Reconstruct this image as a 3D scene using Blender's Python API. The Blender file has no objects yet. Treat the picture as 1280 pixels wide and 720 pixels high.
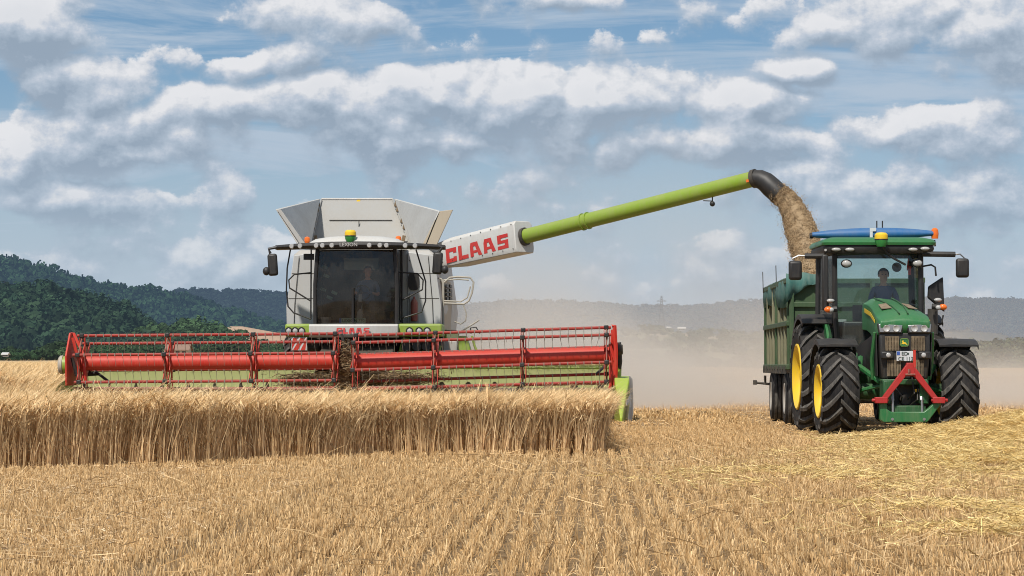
import bpy, math, random
import numpy as np
from mathutils import Vector, Matrix, noise as mn
R = math.radians
random.seed(7); rng = np.random.default_rng(11)
S = bpy.context.scene
C = S.collection
S.view_settings.view_transform = 'Standard'; S.view_settings.look = 'None'
S.view_settings.exposure = 0; S.view_settings.gamma = 1

# ------------------------------------------------------------------ camera
F = 3022.0; EYE = 1.2
cd = bpy.data.cameras.new('camera'); cam = bpy.data.objects.new('camera', cd); C.objects.link(cam)
cam.location = (0, 0, EYE); cam.rotation_mode = 'XYZ'
cam.rotation_euler = (R(90) + math.atan(95 / F), 0, math.atan(96 / F))
cd.sensor_width = 36; cd.lens = 36 * F / 1280; cd.clip_start = .5; cd.clip_end = 20000
S.camera = cam
CM = cam.rotation_euler.to_matrix()
def at(px, py, D):
    """world point at world depth Y=D seen in direction (px,py) of the photo: a surveyor's reading"""
    d = CM @ Vector(((px - 640) / F, -(py - 360) / F, -1))
    k = D / d.y
    return Vector((d.x * k, D, EYE + d.z * k))

# ------------------------------------------------------------------ node helpers
def new_mat(name):
    m = bpy.data.materials.new(name); m.use_nodes = True
    n = m.node_tree.nodes; n.clear()
    return m, n, m.node_tree.links
def nd(n, t, **k):
    x = n.new(t)
    for a, b in k.items(): setattr(x, a, b)
    return x
def c4(c): return (c[0], c[1], c[2], 1)
def paint(name, col, rough=.4, dust=.25, dustcol=(.36, .29, .2), metal=0, scale=3.0, bump=0.0, spec=.5):
    m, n, l = new_mat(name)
    o = nd(n, 'ShaderNodeOutputMaterial'); b = nd(n, 'ShaderNodeBsdfPrincipled')
    tc = nd(n, 'ShaderNodeTexCoord'); nz = nd(n, 'ShaderNodeTexNoise'); nz.inputs['Scale'].default_value = scale
    nz.inputs['Detail'].default_value = 8; nz.inputs['Roughness'].default_value = .65
    l.new(tc.outputs['Object'], nz.inputs['Vector'])
    mr = nd(n, 'ShaderNodeMapRange'); mr.inputs['From Min'].default_value = .35; mr.inputs['From Max'].default_value = .75
    mr.inputs['To Max'].default_value = dust
    l.new(nz.outputs['Fac'], mr.inputs['Value'])
    geo = nd(n, 'ShaderNodeNewGeometry'); sx = nd(n, 'ShaderNodeSeparateXYZ'); l.new(geo.outputs['Normal'], sx.inputs[0])
    up = nd(n, 'ShaderNodeMapRange'); up.inputs['From Min'].default_value = .2; up.inputs['From Max'].default_value = 1
    up.inputs['To Max'].default_value = dust * .8; l.new(sx.outputs['Z'], up.inputs['Value'])
    ad = nd(n, 'ShaderNodeMath', operation='ADD'); l.new(mr.outputs[0], ad.inputs[0]); l.new(up.outputs[0], ad.inputs[1]); ad.use_clamp = True
    # grime: dustier near the ground, fine speckle and rain streaks
    so_ = nd(n, 'ShaderNodeSeparateXYZ'); l.new(geo.outputs['Position'], so_.inputs[0])
    lo = nd(n, 'ShaderNodeMapRange'); lo.inputs['From Min'].default_value = 2.3; lo.inputs['From Max'].default_value = .2; lo.inputs['To Max'].default_value = dust * 1.1; l.new(so_.outputs['Z'], lo.inputs['Value'])
    mp = nd(n, 'ShaderNodeMapping'); mp.inputs['Scale'].default_value = (14, 14, 2.2); l.new(tc.outputs['Object'], mp.inputs[0])
    n2 = nd(n, 'ShaderNodeTexNoise'); n2.inputs['Scale'].default_value = 1.6; n2.inputs['Detail'].default_value = 5; n2.inputs['Roughness'].default_value = .7; l.new(mp.outputs[0], n2.inputs['Vector'])
    sm = nd(n, 'ShaderNodeMapRange'); sm.inputs['From Min'].default_value = .42; sm.inputs['From Max'].default_value = .7; sm.inputs['To Max'].default_value = 1.6; l.new(n2.outputs['Fac'], sm.inputs['Value'])
    s1 = nd(n, 'ShaderNodeMath', operation='ADD'); l.new(lo.outputs[0], s1.inputs[0]); s1.inputs[1].default_value = dust * .45
    s2 = nd(n, 'ShaderNodeMath', operation='MULTIPLY'); l.new(s1.outputs[0], s2.inputs[0]); l.new(sm.outputs[0], s2.inputs[1])
    a2 = nd(n, 'ShaderNodeMath', operation='ADD'); a2.use_clamp = True; l.new(ad.outputs[0], a2.inputs[0]); l.new(s2.outputs[0], a2.inputs[1]); ad = a2
    mx = nd(n, 'ShaderNodeMix', data_type='RGBA'); l.new(ad.outputs[0], mx.inputs['Factor'])
    mx.inputs['A'].default_value = c4(col); mx.inputs['B'].default_value = c4(dustcol)
    l.new(mx.outputs['Result'], b.inputs['Base Color'])
    rr = nd(n, 'ShaderNodeMapRange'); rr.inputs['To Min'].default_value = rough; rr.inputs['To Max'].default_value = min(1, rough + .5)
    l.new(ad.outputs[0], rr.inputs['Value']); l.new(rr.outputs[0], b.inputs['Roughness'])
    b.inputs['Metallic'].default_value = metal; b.inputs['Specular IOR Level'].default_value = spec
    if bump:
        bp = nd(n, 'ShaderNodeBump'); bp.inputs['Strength'].default_value = bump; bp.inputs['Distance'].default_value = .03
        l.new(nz.outputs['Fac'], bp.inputs['Height']); l.new(bp.outputs[0], b.inputs['Normal'])
    l.new(b.outputs[0], o.inputs[0])
    return m
def attr_mat(name, air=0.0, aircol=(.3, .38, .5), transl=.25, rough=.7, objrand=False, base=None, spec=.3):
    """diffuse-like material coloured per stalk / leaf by the 'Col' attribute; 'air' adds the airlight of distance"""
    m, n, l = new_mat(name)
    o = nd(n, 'ShaderNodeOutputMaterial'); b = nd(n, 'ShaderNodeBsdfPrincipled')
    b.inputs['Roughness'].default_value = rough; b.inputs['Specular IOR Level'].default_value = spec
    a = nd(n, 'ShaderNodeAttribute'); a.attribute_name = 'Col'; col = a.outputs['Color']
    if objrand:
        oi = nd(n, 'ShaderNodeObjectInfo'); hs = nd(n, 'ShaderNodeHueSaturation')
        r1 = nd(n, 'ShaderNodeMapRange'); r1.inputs['To Min'].default_value = .6; r1.inputs['To Max'].default_value = 1.5
        l.new(oi.outputs['Random'], r1.inputs['Value']); l.new(r1.outputs[0], hs.inputs['Value'])
        r2 = nd(n, 'ShaderNodeMapRange'); r2.inputs['To Min'].default_value = .47; r2.inputs['To Max'].default_value = .52
        ml = nd(n, 'ShaderNodeMath', operation='MULTIPLY'); ml.inputs[1].default_value = 7.31; fr = nd(n, 'ShaderNodeMath', operation='FRACT')
        l.new(oi.outputs['Random'], ml.inputs[0]); l.new(ml.outputs[0], fr.inputs[0]); l.new(fr.outputs[0], r2.inputs['Value'])
        l.new(r2.outputs[0], hs.inputs['Hue']); l.new(col, hs.inputs['Color']); col = hs.outputs[0]
    l.new(col, b.inputs['Base Color'])
    sh = b.outputs[0]
    if transl:
        t = nd(n, 'ShaderNodeBsdfTranslucent'); l.new(col, t.inputs[0]); mx = nd(n, 'ShaderNodeMixShader')
        mx.inputs[0].default_value = transl; l.new(sh, mx.inputs[1]); l.new(t.outputs[0], mx.inputs[2]); sh = mx.outputs[0]
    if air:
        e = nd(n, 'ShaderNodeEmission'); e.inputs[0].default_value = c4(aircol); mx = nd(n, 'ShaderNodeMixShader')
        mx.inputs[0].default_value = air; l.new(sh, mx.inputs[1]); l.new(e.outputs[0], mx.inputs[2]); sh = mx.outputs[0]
    l.new(sh, o.inputs[0])
    return m
def glass(name, tint, gloss=.12, dirt=.05, dirtcol=(.5, .5, .5)):
    m, n, l = new_mat(name)
    o = nd(n, 'ShaderNodeOutputMaterial'); t = nd(n, 'ShaderNodeBsdfTransparent'); t.inputs[0].default_value = c4(tint)
    g = nd(n, 'ShaderNodeBsdfGlossy'); g.inputs['Roughness'].default_value = .04
    fr = nd(n, 'ShaderNodeFresnel'); fr.inputs[0].default_value = 1.5
    m1 = nd(n, 'ShaderNodeMath', operation='ADD'); m1.inputs[1].default_value = gloss - .04; l.new(fr.outputs[0], m1.inputs[0])
    mx = nd(n, 'ShaderNodeMixShader'); l.new(m1.outputs[0], mx.inputs[0]); l.new(t.outputs[0], mx.inputs[1]); l.new(g.outputs[0], mx.inputs[2])
    d = nd(n, 'ShaderNodeBsdfDiffuse'); d.inputs[0].default_value = c4(dirtcol)
    nz = nd(n, 'ShaderNodeTexNoise'); nz.inputs['Scale'].default_value = 2.2; nz.inputs['Detail'].default_value = 6
    tc = nd(n, 'ShaderNodeTexCoord'); l.new(tc.outputs['Object'], nz.inputs['Vector'])
    mr = nd(n, 'ShaderNodeMapRange'); mr.inputs['From Min'].default_value = .3; mr.inputs['From Max'].default_value = .75; mr.inputs['To Max'].default_value = dirt * 2
    l.new(nz.outputs['Fac'], mr.inputs['Value'])
    m2 = nd(n, 'ShaderNodeMixShader'); l.new(mr.outputs[0], m2.inputs[0]); l.new(mx.outputs[0], m2.inputs[1]); l.new(d.outputs[0], m2.inputs[2])
    l.new(m2.outputs[0], o.inputs[0])
    return m

M = {}
M['white'] = paint('white_paint', (.6, .6, .58), .35, .22, scale=1.6)
M['panel'] = paint('pale_grey_panel', (.46, .465, .46), .4, .16, (.38, .34, .28), scale=1.5)
M['silver'] = paint('silver_grey_panel', (.4, .4, .39), .4, .3, scale=1.4)
M['tank'] = paint('grey_tank_sheet', (.30, .30, .29), .55, .3, (.34, .3, .24), scale=1.2)
M['tank_shade_lift'] = paint('grey_tank_shade_lift', (.56, .56, .54), .6, .3, (.3, .27, .22), scale=1.2)  # same sheet as the rear flap, lightened to offset shade on the side flaps
M['edge'] = paint('beige_edge', (.42, .36, .27), .6, .3)
M['lime'] = paint('lime_green_paint', (.215, .335, .02), .4, .22)
M['limebright'] = paint('bright_lime_paint', (.36, .50, .03), .4, .15)
M['limepale'] = paint('pale_lime_sheet', (.33, .37, .13), .6, .3, (.42, .4, .2), scale=1.1)
M['redbar'] = paint('red_bar_paint', (.33, .012, .008), .5, .16, (.3, .17, .11), scale=2.5)
M['red'] = paint('red_paint', (.50, .020, .010), .5, .12, (.4, .2, .12), scale=2.5)
M['redletter'] = paint('red_lettering', (.5, .02, .02), .5, .1)
M['black'] = paint('black_plastic', (.012, .012, .013), .5, .045, scale=3)
M['dark'] = paint('dark_steel', (.025, .024, .023), .55, .2, (.2, .16, .11))
M['darkred'] = paint('dark_red_paint', (.22, .02, .015), .5, .3)
M['rubber'] = paint('tyre_rubber', (.010, .010, .011), .8, .14, (.1, .085, .07), scale=5, bump=.3, spec=.3)
M['lug'] = paint('worn_tyre_lug', (.045, .044, .042), .75, .3, (.19, .17, .145), scale=7, bump=.3, spec=.3)
M['green'] = paint('deep_green_paint', (.013, .145, .042), .3, .16, (.16, .2, .1), scale=2.2)
M['greendark'] = paint('dark_green_paint', (.008, .085, .022), .4, .2, (.14, .16, .1))
M['yellow'] = paint('yellow_paint', (.85, .55, .01), .4, .12)
M['trired'] = paint('worn_red_paint', (.40, .012, .012), .55, .08, (.22, .12, .09), scale=6)
M['rust'] = paint('brown_bracket', (.13, .085, .045), .7, .3)
M['globe'] = paint('receiver_green', (.02, .22, .045), .35, .05)
M['blue'] = paint('blue_paint', (.004, .11, .30), .5, .10)
M['trailer'] = paint('trailer_green_paint', (.028, .07, .024), .55, .25, (.13, .14, .08), scale=1.5)
M['olive'] = paint('olive_dusty_panel', (.15, .15, .085), .65, .4, (.26, .24, .16), scale=1.6)
M['chrome'] = paint('bright_metal', (.42, .42, .42), .35, .1, metal=.9)
M['beige'] = paint('beige_rail', (.4, .38, .33), .5, .3)
M['orange'] = paint('amber_lens', (.8, .16, .015), .2, .05)
M['lens'] = paint('lamp_lens', (.42, .42, .41), .15, .15)
M['plate'] = paint('plate_white', (.6, .62, .64), .5, .15)
M['plategreen'] = paint('plate_pale_green', (.25, .42, .33), .5, .15)
M['platetext'] = paint('plate_text', (.03, .06, .05), .6, .05)
M['blueplate'] = paint('plate_blue', (.02, .08, .35), .5, .05)
M['mesh'] = paint('dusty_grille', (.075, .055, .033), .8, .5, (.28, .21, .13), scale=8)
M['skin'] = paint('skin', (.55, .30, .21), .6, 0)
M['shirt'] = paint('blue_shirt', (.10, .15, .26), .85, .05)
M['navy'] = paint('navy_shirt', (.05, .09, .2), .85, .05)
M['hair'] = paint('dark_hair', (.02, .014, .01), .7, 0)
M['trouser'] = paint('grey_trousers', (.06, .06, .07), .85, 0)
M['seat'] = paint('seat_cloth', (.03, .03, .032), .9, .1)
M['tine'] = paint('grey_tine', (.2, .17, .14), .5, .2)
M['glassd'] = glass('dark_cab_glass', (.66, .64, .60), .05, .05, (.25, .23, .2))
M['glass'] = glass('clear_cab_glass', (.80, .88, .86), .05, .02)
M['ext_red'] = paint('extinguisher_red', (.3, .04, .035), .5, .3)

# ------------------------------------------------------------------ mesh builder (world coordinates)
class MB:
    def __init__(s): s.v = []; s.f = []; s.m = []
    def add(s, vs, fs, mi=0):
        o = len(s.v); s.v += [tuple(v) for v in vs]; s.f += [tuple(i + o for i in f) for f in fs]; s.m += [mi] * len(fs); return s
    def box(s, c, d, mi=0, rot=None, taper=None):
        hx, hy, hz = d[0] / 2, d[1] / 2, d[2] / 2; vs = []
        for z in (-1, 1):
            for y in (-1, 1):
                for x in (-1, 1):
                    k = 1
                    if taper and z > 0: k = taper
                    p = Vector((x * hx * k, y * hy * k, z * hz))
                    if rot is not None: p = rot @ p
                    vs.append(p + Vector(c))
        return s.add(vs, [(0, 2, 3, 1), (4, 5, 7, 6), (0, 1, 5, 4), (2, 6, 7, 3), (0, 4, 6, 2), (1, 3, 7, 5)], mi)
    def bx(s, x0, x1, y0, y1, z0, z1, mi=0): return s.box(((x0 + x1) / 2, (y0 + y1) / 2, (z0 + z1) / 2), (x1 - x0, y1 - y0, z1 - z0), mi)
    def tube(s, pts, r, n=8, mi=0, caps=True):
        pts = [Vector(p) for p in pts]; N = len(pts)
        rs = r if isinstance(r, (list, tuple)) else [r] * N
        t0 = (pts[1] - pts[0]).normalized(); a = Vector((0, 0, 1)) if abs(t0.z) < .9 else Vector((1, 0, 0))
        u = t0.cross(a).normalized(); vs = []
        for i, p in enumerate(pts):
            t = (pts[min(i + 1, N - 1)] - pts[max(i - 1, 0)]).normalized()
            u = (u - t * u.dot(t)).normalized(); w = t.cross(u)
            for k in range(n):
                an = 2 * math.pi * k / n; vs.append(p + (u * math.cos(an) + w * math.sin(an)) * rs[i])
        fs = [(i * n + k, i * n + (k + 1) % n, (i + 1) * n + (k + 1) % n, (i + 1) * n + k) for i in range(N - 1) for k in range(n)]
        if caps: fs += [tuple(range(n))[::-1], tuple((N - 1) * n + k for k in range(n))]
        return s.add(vs, fs, mi)
    def lathe(s, prof, c, axis='x', n=32, mi=0, close=False):
        """prof: list of (radius, position along axis)"""
        c = Vector(c); vs = []
        for (r, h) in prof:
            for k in range(n):
                a = 2 * math.pi * k / n; q, w = r * math.cos(a), r * math.sin(a)
                vs.append(c + (Vector((h, q, w)) if axis == 'x' else Vector((q, h, w)) if axis == 'y' else Vector((q, w, h))))
        L = len(prof); fs = []
        for i in range(L if close else L - 1):
            j = (i + 1) % L
            fs += [(i * n + k, i * n + (k + 1) % n, j * n + (k + 1) % n, j * n + k) for k in range(n)]
        return s.add(vs, fs, mi)
    def loft(s, rings, mi=0, caps=True, closed=True):
        n = len(rings[0]); vs = [p for r in rings for p in r]; fs = []
        for i in range(len(rings) - 1):
            for k in range(n if closed else n - 1):
                fs.append((i * n + k, i * n + (k + 1) % n, (i + 1) * n + (k + 1) % n, (i + 1) * n + k))
        if caps: fs += [tuple(range(n))[::-1], tuple((len(rings) - 1) * n + k for k in range(n))]
        return s.add(vs, fs, mi)
    def slab(s, pts, th, mi=0):
        """thick plate from a planar polygon; th = offset vector"""
        pts = [Vector(p) for p in pts]; th = Vector(th)
        return s.loft([pts, [p + th for p in pts]], mi)
    def ball(s, c, r, mi=0, n=12, sc=(1, 1, 1)):
        prof = [(max(r * math.sin(math.pi * i / 8), .0005), -r * math.cos(math.pi * i / 8)) for i in range(9)]
        o = len(s.v); s.lathe(prof, (0, 0, 0), 'z', n, mi)
        for i in range(o, len(s.v)):
            v = s.v[i]; s.v[i] = (v[0] * sc[0] + c[0], v[1] * sc[1] + c[1], v[2] * sc[2] + c[2])
        return s
    def build(s, name, mats, parent=None, bevel=0, ang=35, seg=2):
        me = bpy.data.meshes.new(name)
        off = wloc(parent) if parent else Vector((0, 0, 0))
        me.from_pydata([Vector(v) - off for v in s.v], [], s.f); me.update()
        for m in (mats if isinstance(mats, (list, tuple)) else [mats]): me.materials.append(M[m] if isinstance(m, str) else m)
        me.polygons.foreach_set('material_index', s.m); me.polygons.foreach_set('use_smooth', [True] * len(s.f))
        import bmesh
        bm = bmesh.new(); bm.from_mesh(me); bmesh.ops.recalc_face_normals(bm, faces=bm.faces); bm.to_mesh(me); bm.free()
        me.set_sharp_from_angle(angle=R(ang))
        o = bpy.data.objects.new(name, me); C.objects.link(o)
        if parent: o.parent = parent
        if bevel:
            b = o.modifiers.new('bevel', 'BEVEL'); b.width = bevel; b.segments = seg; b.limit_method = 'ANGLE'; b.angle_limit = R(40)
        return o
def wloc(o):
    v = Vector((0, 0, 0))
    while o: v += o.location; o = o.parent
    return v
def tag(o, label=None, cat=None, group=None, kind=None):
    if label: o['label'] = label
    if cat: o['category'] = cat
    if group: o['group'] = group
    if kind: o['kind'] = kind
    return o
def empty(name, loc, label, cat, group=None):
    o = bpy.data.objects.new(name, None); C.objects.link(o); o.location = loc; o.empty_display_size = .3
    return tag(o, label, cat, group)
def quad_mesh(name, V, Q, col, mat, parent=None, cols_per_vert=None):
    """V (n,3), Q (m,4) arrays; col (n,3)"""
    me = bpy.data.meshes.new(name); n, m = len(V), len(Q)
    me.vertices.add(n); me.vertices.foreach_set('co', np.ascontiguousarray(V, np.float32).ravel())
    me.loops.add(m * 4); me.loops.foreach_set('vertex_index', np.ascontiguousarray(Q, np.int32).ravel())
    me.polygons.add(m); me.polygons.foreach_set('loop_start', np.arange(0, m * 4, 4, dtype=np.int32))
    me.update(calc_edges=True)
    ca = me.color_attributes.new('Col', 'FLOAT_COLOR', 'POINT')
    cc = np.ones((n, 4), np.float32); cc[:, :3] = col; ca.data.foreach_set('color', cc.ravel())
    me.materials.append(M[mat] if isinstance(mat, str) else mat)
    o = bpy.data.objects.new(name, me); C.objects.link(o)
    if parent: o.parent = parent
    return o
def ribbons(P, W, col, wdir):
    """P (N,k,3) centre lines, W (N,k) widths, col (N,3) or (N,k,3), wdir (N,3). returns V,Q,colV"""
    N, k, _ = P.shape; d = wdir[:, None, :] * W[:, :, None] * .5
    V = np.stack([P - d, P + d], 2).reshape(-1, 3)
    b = (np.arange(N) * k * 2)[:, None] + (np.arange(k - 1) * 2)[None, :]
    Q = np.stack([b, b + 1, b + 3, b + 2], -1).reshape(-1, 4)
    if col.ndim == 2: col = np.repeat(col[:, None, :], k, 1)
    return V, Q, np.repeat(col[:, :, None, :], 2, 2).reshape(-1, 3)
def join(parts):
    Vs, Qs, Cs = [], [], []; o = 0
    for V, Q, c in parts: Vs.append(V); Qs.append(Q + o); Cs.append(c); o += len(V)
    return np.concatenate(Vs), np.concatenate(Qs), np.concatenate(Cs)
def vnoise(x, y, sc, seed=0):
    """cheap smooth value noise on arrays"""
    r = np.random.default_rng(seed).random((256, 256)); x = np.asarray(x) / sc + 1000; y = np.asarray(y) / sc + 1000
    xi = np.floor(x).astype(int); yi = np.floor(y).astype(int); fx = x - xi; fy = y - yi
    fx = fx * fx * (3 - 2 * fx); fy = fy * fy * (3 - 2 * fy); g = lambda a, b: r[a % 256, b % 256]
    return (g(xi, yi) * (1 - fx) + g(xi + 1, yi) * fx) * (1 - fy) + (g(xi, yi + 1) * (1 - fx) + g(xi + 1, yi + 1) * fx) * fy
# ------------------------------------------------------------------ sun and sky
SUN_EL, SUN_AZ = 52, -62           # azimuth from +Y towards +X (negative: left)
sl = bpy.data.lights.new('sun', 'SUN'); so = bpy.data.objects.new('sun', sl); C.objects.link(so)
sl.energy = 4.5; sl.angle = R(2.5); sl.color = (1, .95, .87)
sd = Vector((math.cos(R(SUN_EL)) * math.sin(R(-160)), math.cos(R(SUN_EL)) * math.cos(R(-160)), math.sin(R(SUN_EL))))  # towards the sun: left, a little behind the camera
so.rotation_euler = sd.to_track_quat('Z', 'Y').to_euler()
w = bpy.data.worlds.new('World'); S.world = w; w.use_nodes = True
n = w.node_tree.nodes; l = w.node_tree.links; n.clear()
def MA(op, a, b=None, clamp=False, c=None):
    x = nd(n, 'ShaderNodeMath', operation=op); x.use_clamp = clamp
    for i, v in enumerate((a, b, c)):
        if v is None: continue
        if isinstance(v, (int, float)): x.inputs[i].default_value = v
        else: l.new(v, x.inputs[i])
    return x.outputs[0]
def MR(v, a, b, c=0, d=1, smooth=True):
    x = nd(n, 'ShaderNodeMapRange'); x.interpolation_type = 'SMOOTHSTEP' if smooth else 'LINEAR'
    for i, q in zip(('From Min', 'From Max', 'To Min', 'To Max'), (a, b, c, d)): x.inputs[i].default_value = q
    l.new(v, x.inputs['Value']); return x.outputs[0]
tc = nd(n, 'ShaderNodeTexCoord'); sp = nd(n, 'ShaderNodeSeparateXYZ'); l.new(tc.outputs['Generated'], sp.inputs[0])
az = MA('ARCTAN2', sp.outputs[0], sp.outputs[1]); el = MA('ARCSINE', sp.outputs[2])
# sky coordinates in units of 0.1 rad
cb = nd(n, 'ShaderNodeCombineXYZ'); l.new(MA('MULTIPLY', az, 10), cb.inputs[0]); l.new(MA('MULTIPLY', el, 10), cb.inputs[1])
P0 = cb.outputs[0]
# cumulus banks: azimuth, elevation (0.1 rad), half width, half height, weight
def K(px, py, rx, ry, wt): return ((px - 736) / 302.2, (455 - py) / 302.2, rx / 302.2, ry / 302.2, wt)
CL = [K(35, 40, 95, 62, 1.1), K(105, 105, 105, 48, 1.15), K(120, 178, 150, 50, 1.0), K(20, 190, 60, 50, .9),
      K(270, 240, 55, 40, 1.0), K(100, 250, 120, 34, .75), K(300, 140, 110, 40, .75), K(440, 130, 150, 55, 1.0), K(330, 78, 90, 30, .7),
      K(520, 110, 90, 40, 1.05), K(640, 130, 120, 52, 1.1), K(400, 25, 170, 34, .7), K(560, 185, 130, 30, .65), K(700, 10, 60, 22, .8),
      K(760, 130, 95, 50, .95), K(935, 130, 95, 34, 1.0), K(1000, 88, 62, 22, .95), K(1100, 30, 130, 40, .75), K(1240, 60, 110, 70, .8),
      K(1180, 165, 170, 42, .85), K(900, 180, 230, 36, .6), K(250, 320, 220, 36, .5), K(1050, 240, 260, 50, .5)]
def wnoise(P, sc, det, ro, off=(0, 0, 0), stretch=(1, 1.8, 1), dist=0):
    mp = nd(n, 'ShaderNodeMapping'); mp.inputs['Location'].default_value = off; mp.inputs['Scale'].default_value = stretch; l.new(P, mp.inputs[0])
    z = nd(n, 'ShaderNodeTexNoise'); z.inputs['Scale'].default_value = sc; z.inputs['Detail'].default_value = det
    z.inputs['Roughness'].default_value = ro; z.inputs['Distortion'].default_value = dist; l.new(mp.outputs[0], z.inputs['Vector']); return z.outputs['Fac']
def density(P, det=8):
    """coverage of the cumulus deck at sky position P"""
    wp = nd(n, 'ShaderNodeTexNoise'); wp.inputs['Scale'].default_value = 1.6; wp.inputs['Detail'].default_value = 3; l.new(P, wp.inputs['Vector'])
    w1 = nd(n, 'ShaderNodeVectorMath', operation='SUBTRACT'); l.new(wp.outputs['Color'], w1.inputs[0]); w1.inputs[1].default_value = (.5, .5, .5)
    w2 = nd(n, 'ShaderNodeVectorMath', operation='MULTIPLY_ADD'); l.new(w1.outputs[0], w2.inputs[0]); w2.inputs[1].default_value = (.35, .18, 0); l.new(P, w2.inputs[2])
    tot = None
    for (cx, cy, rx, ry, wt) in CL:
        mp = nd(n, 'ShaderNodeMapping', vector_type='TEXTURE'); mp.inputs['Location'].default_value = (cx, cy, 0); mp.inputs['Scale'].default_value = (rx * 1.42, ry * 1.42, 1)
        l.new(w2.outputs[0], mp.inputs[0]); ln = nd(n, 'ShaderNodeVectorMath', operation='LENGTH'); l.new(mp.outputs[0], ln.inputs[0])
        g = MR(ln.outputs['Value'], 1.0, 0.0, 0, wt)
        tot = g if tot is None else MA('SMOOTH_MAX', tot, g, c=.12)
    fb = wnoise(P, 2.5, det + 2, .60, (3.1, 1.7, 0), (1, 1.25, 1))
    vs = None
    for sc_, am in (((5.2, .34),) if det > 4 else ()):
        vo = nd(n, 'ShaderNodeTexVoronoi'); vo.feature = 'SMOOTH_F1'; vo.inputs['Scale'].default_value = sc_; vo.inputs['Smoothness'].default_value = .35
        mq = nd(n, 'ShaderNodeMapping'); mq.inputs['Scale'].default_value = (1, 1.3, 1); l.new(w2.outputs[0], mq.inputs[0]); l.new(mq.outputs[0], vo.inputs['Vector'])
        t_ = MA('MULTIPLY', MA('SUBTRACT', .42, vo.outputs['Distance']), am); vs = t_ if vs is None else MA('ADD', vs, t_)
    big = wnoise(P, .9, 2, .5, (7, 2, 0), (.5, 1.6, 1))
    x = MA('ADD', MA('MULTIPLY', tot, .58), MA('MULTIPLY', fb, 1.3)); x = MA('ADD', x if vs is None else MA('ADD', x, vs), MA('MULTIPLY', big, .35))
    return x
def shift(P, dx, dy):
    v = nd(n, 'ShaderNodeVectorMath', operation='ADD'); l.new(P, v.inputs[0]); v.inputs[1].default_value = (dx, dy, 0); return v.outputs[0]
d0 = density(P0); d1 = density(shift(P0, -.02, .045), 8); d2 = density(shift(P0, -.06, .2), 3)
lit = MA('ADD', MA('MULTIPLY', MA('SUBTRACT', d0, d1), 2.2), MA('MULTIPLY', MA('SUBTRACT', d0, d2), .6))
litf = MA('ADD', MR(lit, -.36, .58, smooth=False), MR(d0, .8, 1.75, .06, -.14), clamp=True)
cs_ = MR(d0, .76, 1.04); cc_ = MR(d0, .85, .94); kk = MR(litf, .35, .8)
cover = MA('ADD', MA('MULTIPLY', cs_, MA('SUBTRACT', 1.0, kk)), MA('MULTIPLY', cc_, kk))
cr = nd(n, 'ShaderNodeValToRGB'); e = cr.color_ramp.elements
e[0].position = 0; e[0].color = (.30, .38, .48, 1); e[1].position = 1; e[1].color = (.78, .79, .82, 1)
for p, c_ in ((.40, (.42, .50, .60)), (.62, (.53, .59, .68)), (.8, (.66, .69, .74))): q = e.new(p); q.color = c4(c_)
l.new(litf, cr.inputs[0])
cloudcol = cr.outputs[0]
sky = nd(n, 'ShaderNodeTexSky'); sky.sky_type = 'NISHITA'; sky.sun_disc = False
sky.sun_elevation = R(SUN_EL); sky.sun_rotation = R(-160); sky.air_density = 1.0; sky.dust_density = .6; sky.ozone_density = 2
tint = nd(n, 'ShaderNodeMix', data_type='RGBA'); tint.blend_type = 'MULTIPLY'; tint.inputs['Factor'].default_value = 1
l.new(sky.outputs[0], tint.inputs['A'])
tg = nd(n, 'ShaderNodeValToRGB'); te = tg.color_ramp.elements
te[0].position = 0; te[0].color = (.62, .72, .88, 1); te[1].position = 1; te[1].color = (.47, .65, .79, 1)
l.new(MR(el, 0.0, .15, smooth=False), tg.inputs[0]); l.new(tg.outputs[0], tint.inputs['B'])
bg = nd(n, 'ShaderNodeBackground'); bg.inputs[1].default_value = .1; l.new(tint.outputs['Result'], bg.inputs[0])
# high streaky veil
veil = MR(wnoise(P0, 1.3, 7, .62, (1, 4, 0), (.35, 2.6, 1), .9), .40, .64, 0, .9)
low = MR(el, .01, .13, .9, .12)
vf = MA('MAXIMUM', veil, low)
bgv = nd(n, 'ShaderNodeBackground'); bgv.inputs[0].default_value = (.46, .55, .66, 1); bgv.inputs[1].default_value = 1.0
mx1 = nd(n, 'ShaderNodeMixShader'); l.new(vf, mx1.inputs[0]); l.new(bg.outputs[0], mx1.inputs[1]); l.new(bgv.outputs[0], mx1.inputs[2])
bgc = nd(n, 'ShaderNodeBackground'); l.new(cloudcol, bgc.inputs[0]); bgc.inputs[1].default_value = 1.0
fade = MR(el, .01, .10, .4, 1)
mx2 = nd(n, 'ShaderNodeMixShader'); l.new(MA('MULTIPLY', cover, fade), mx2.inputs[0]); l.new(mx1.outputs[0], mx2.inputs[1]); l.new(bgc.outputs[0], mx2.inputs[2])
wo = nd(n, 'ShaderNodeOutputWorld'); l.new(mx2.outputs[0], wo.inputs[0])
w.cycles.sampling_method = 'MANUAL'; w.cycles.sample_map_resolution = 512
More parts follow.
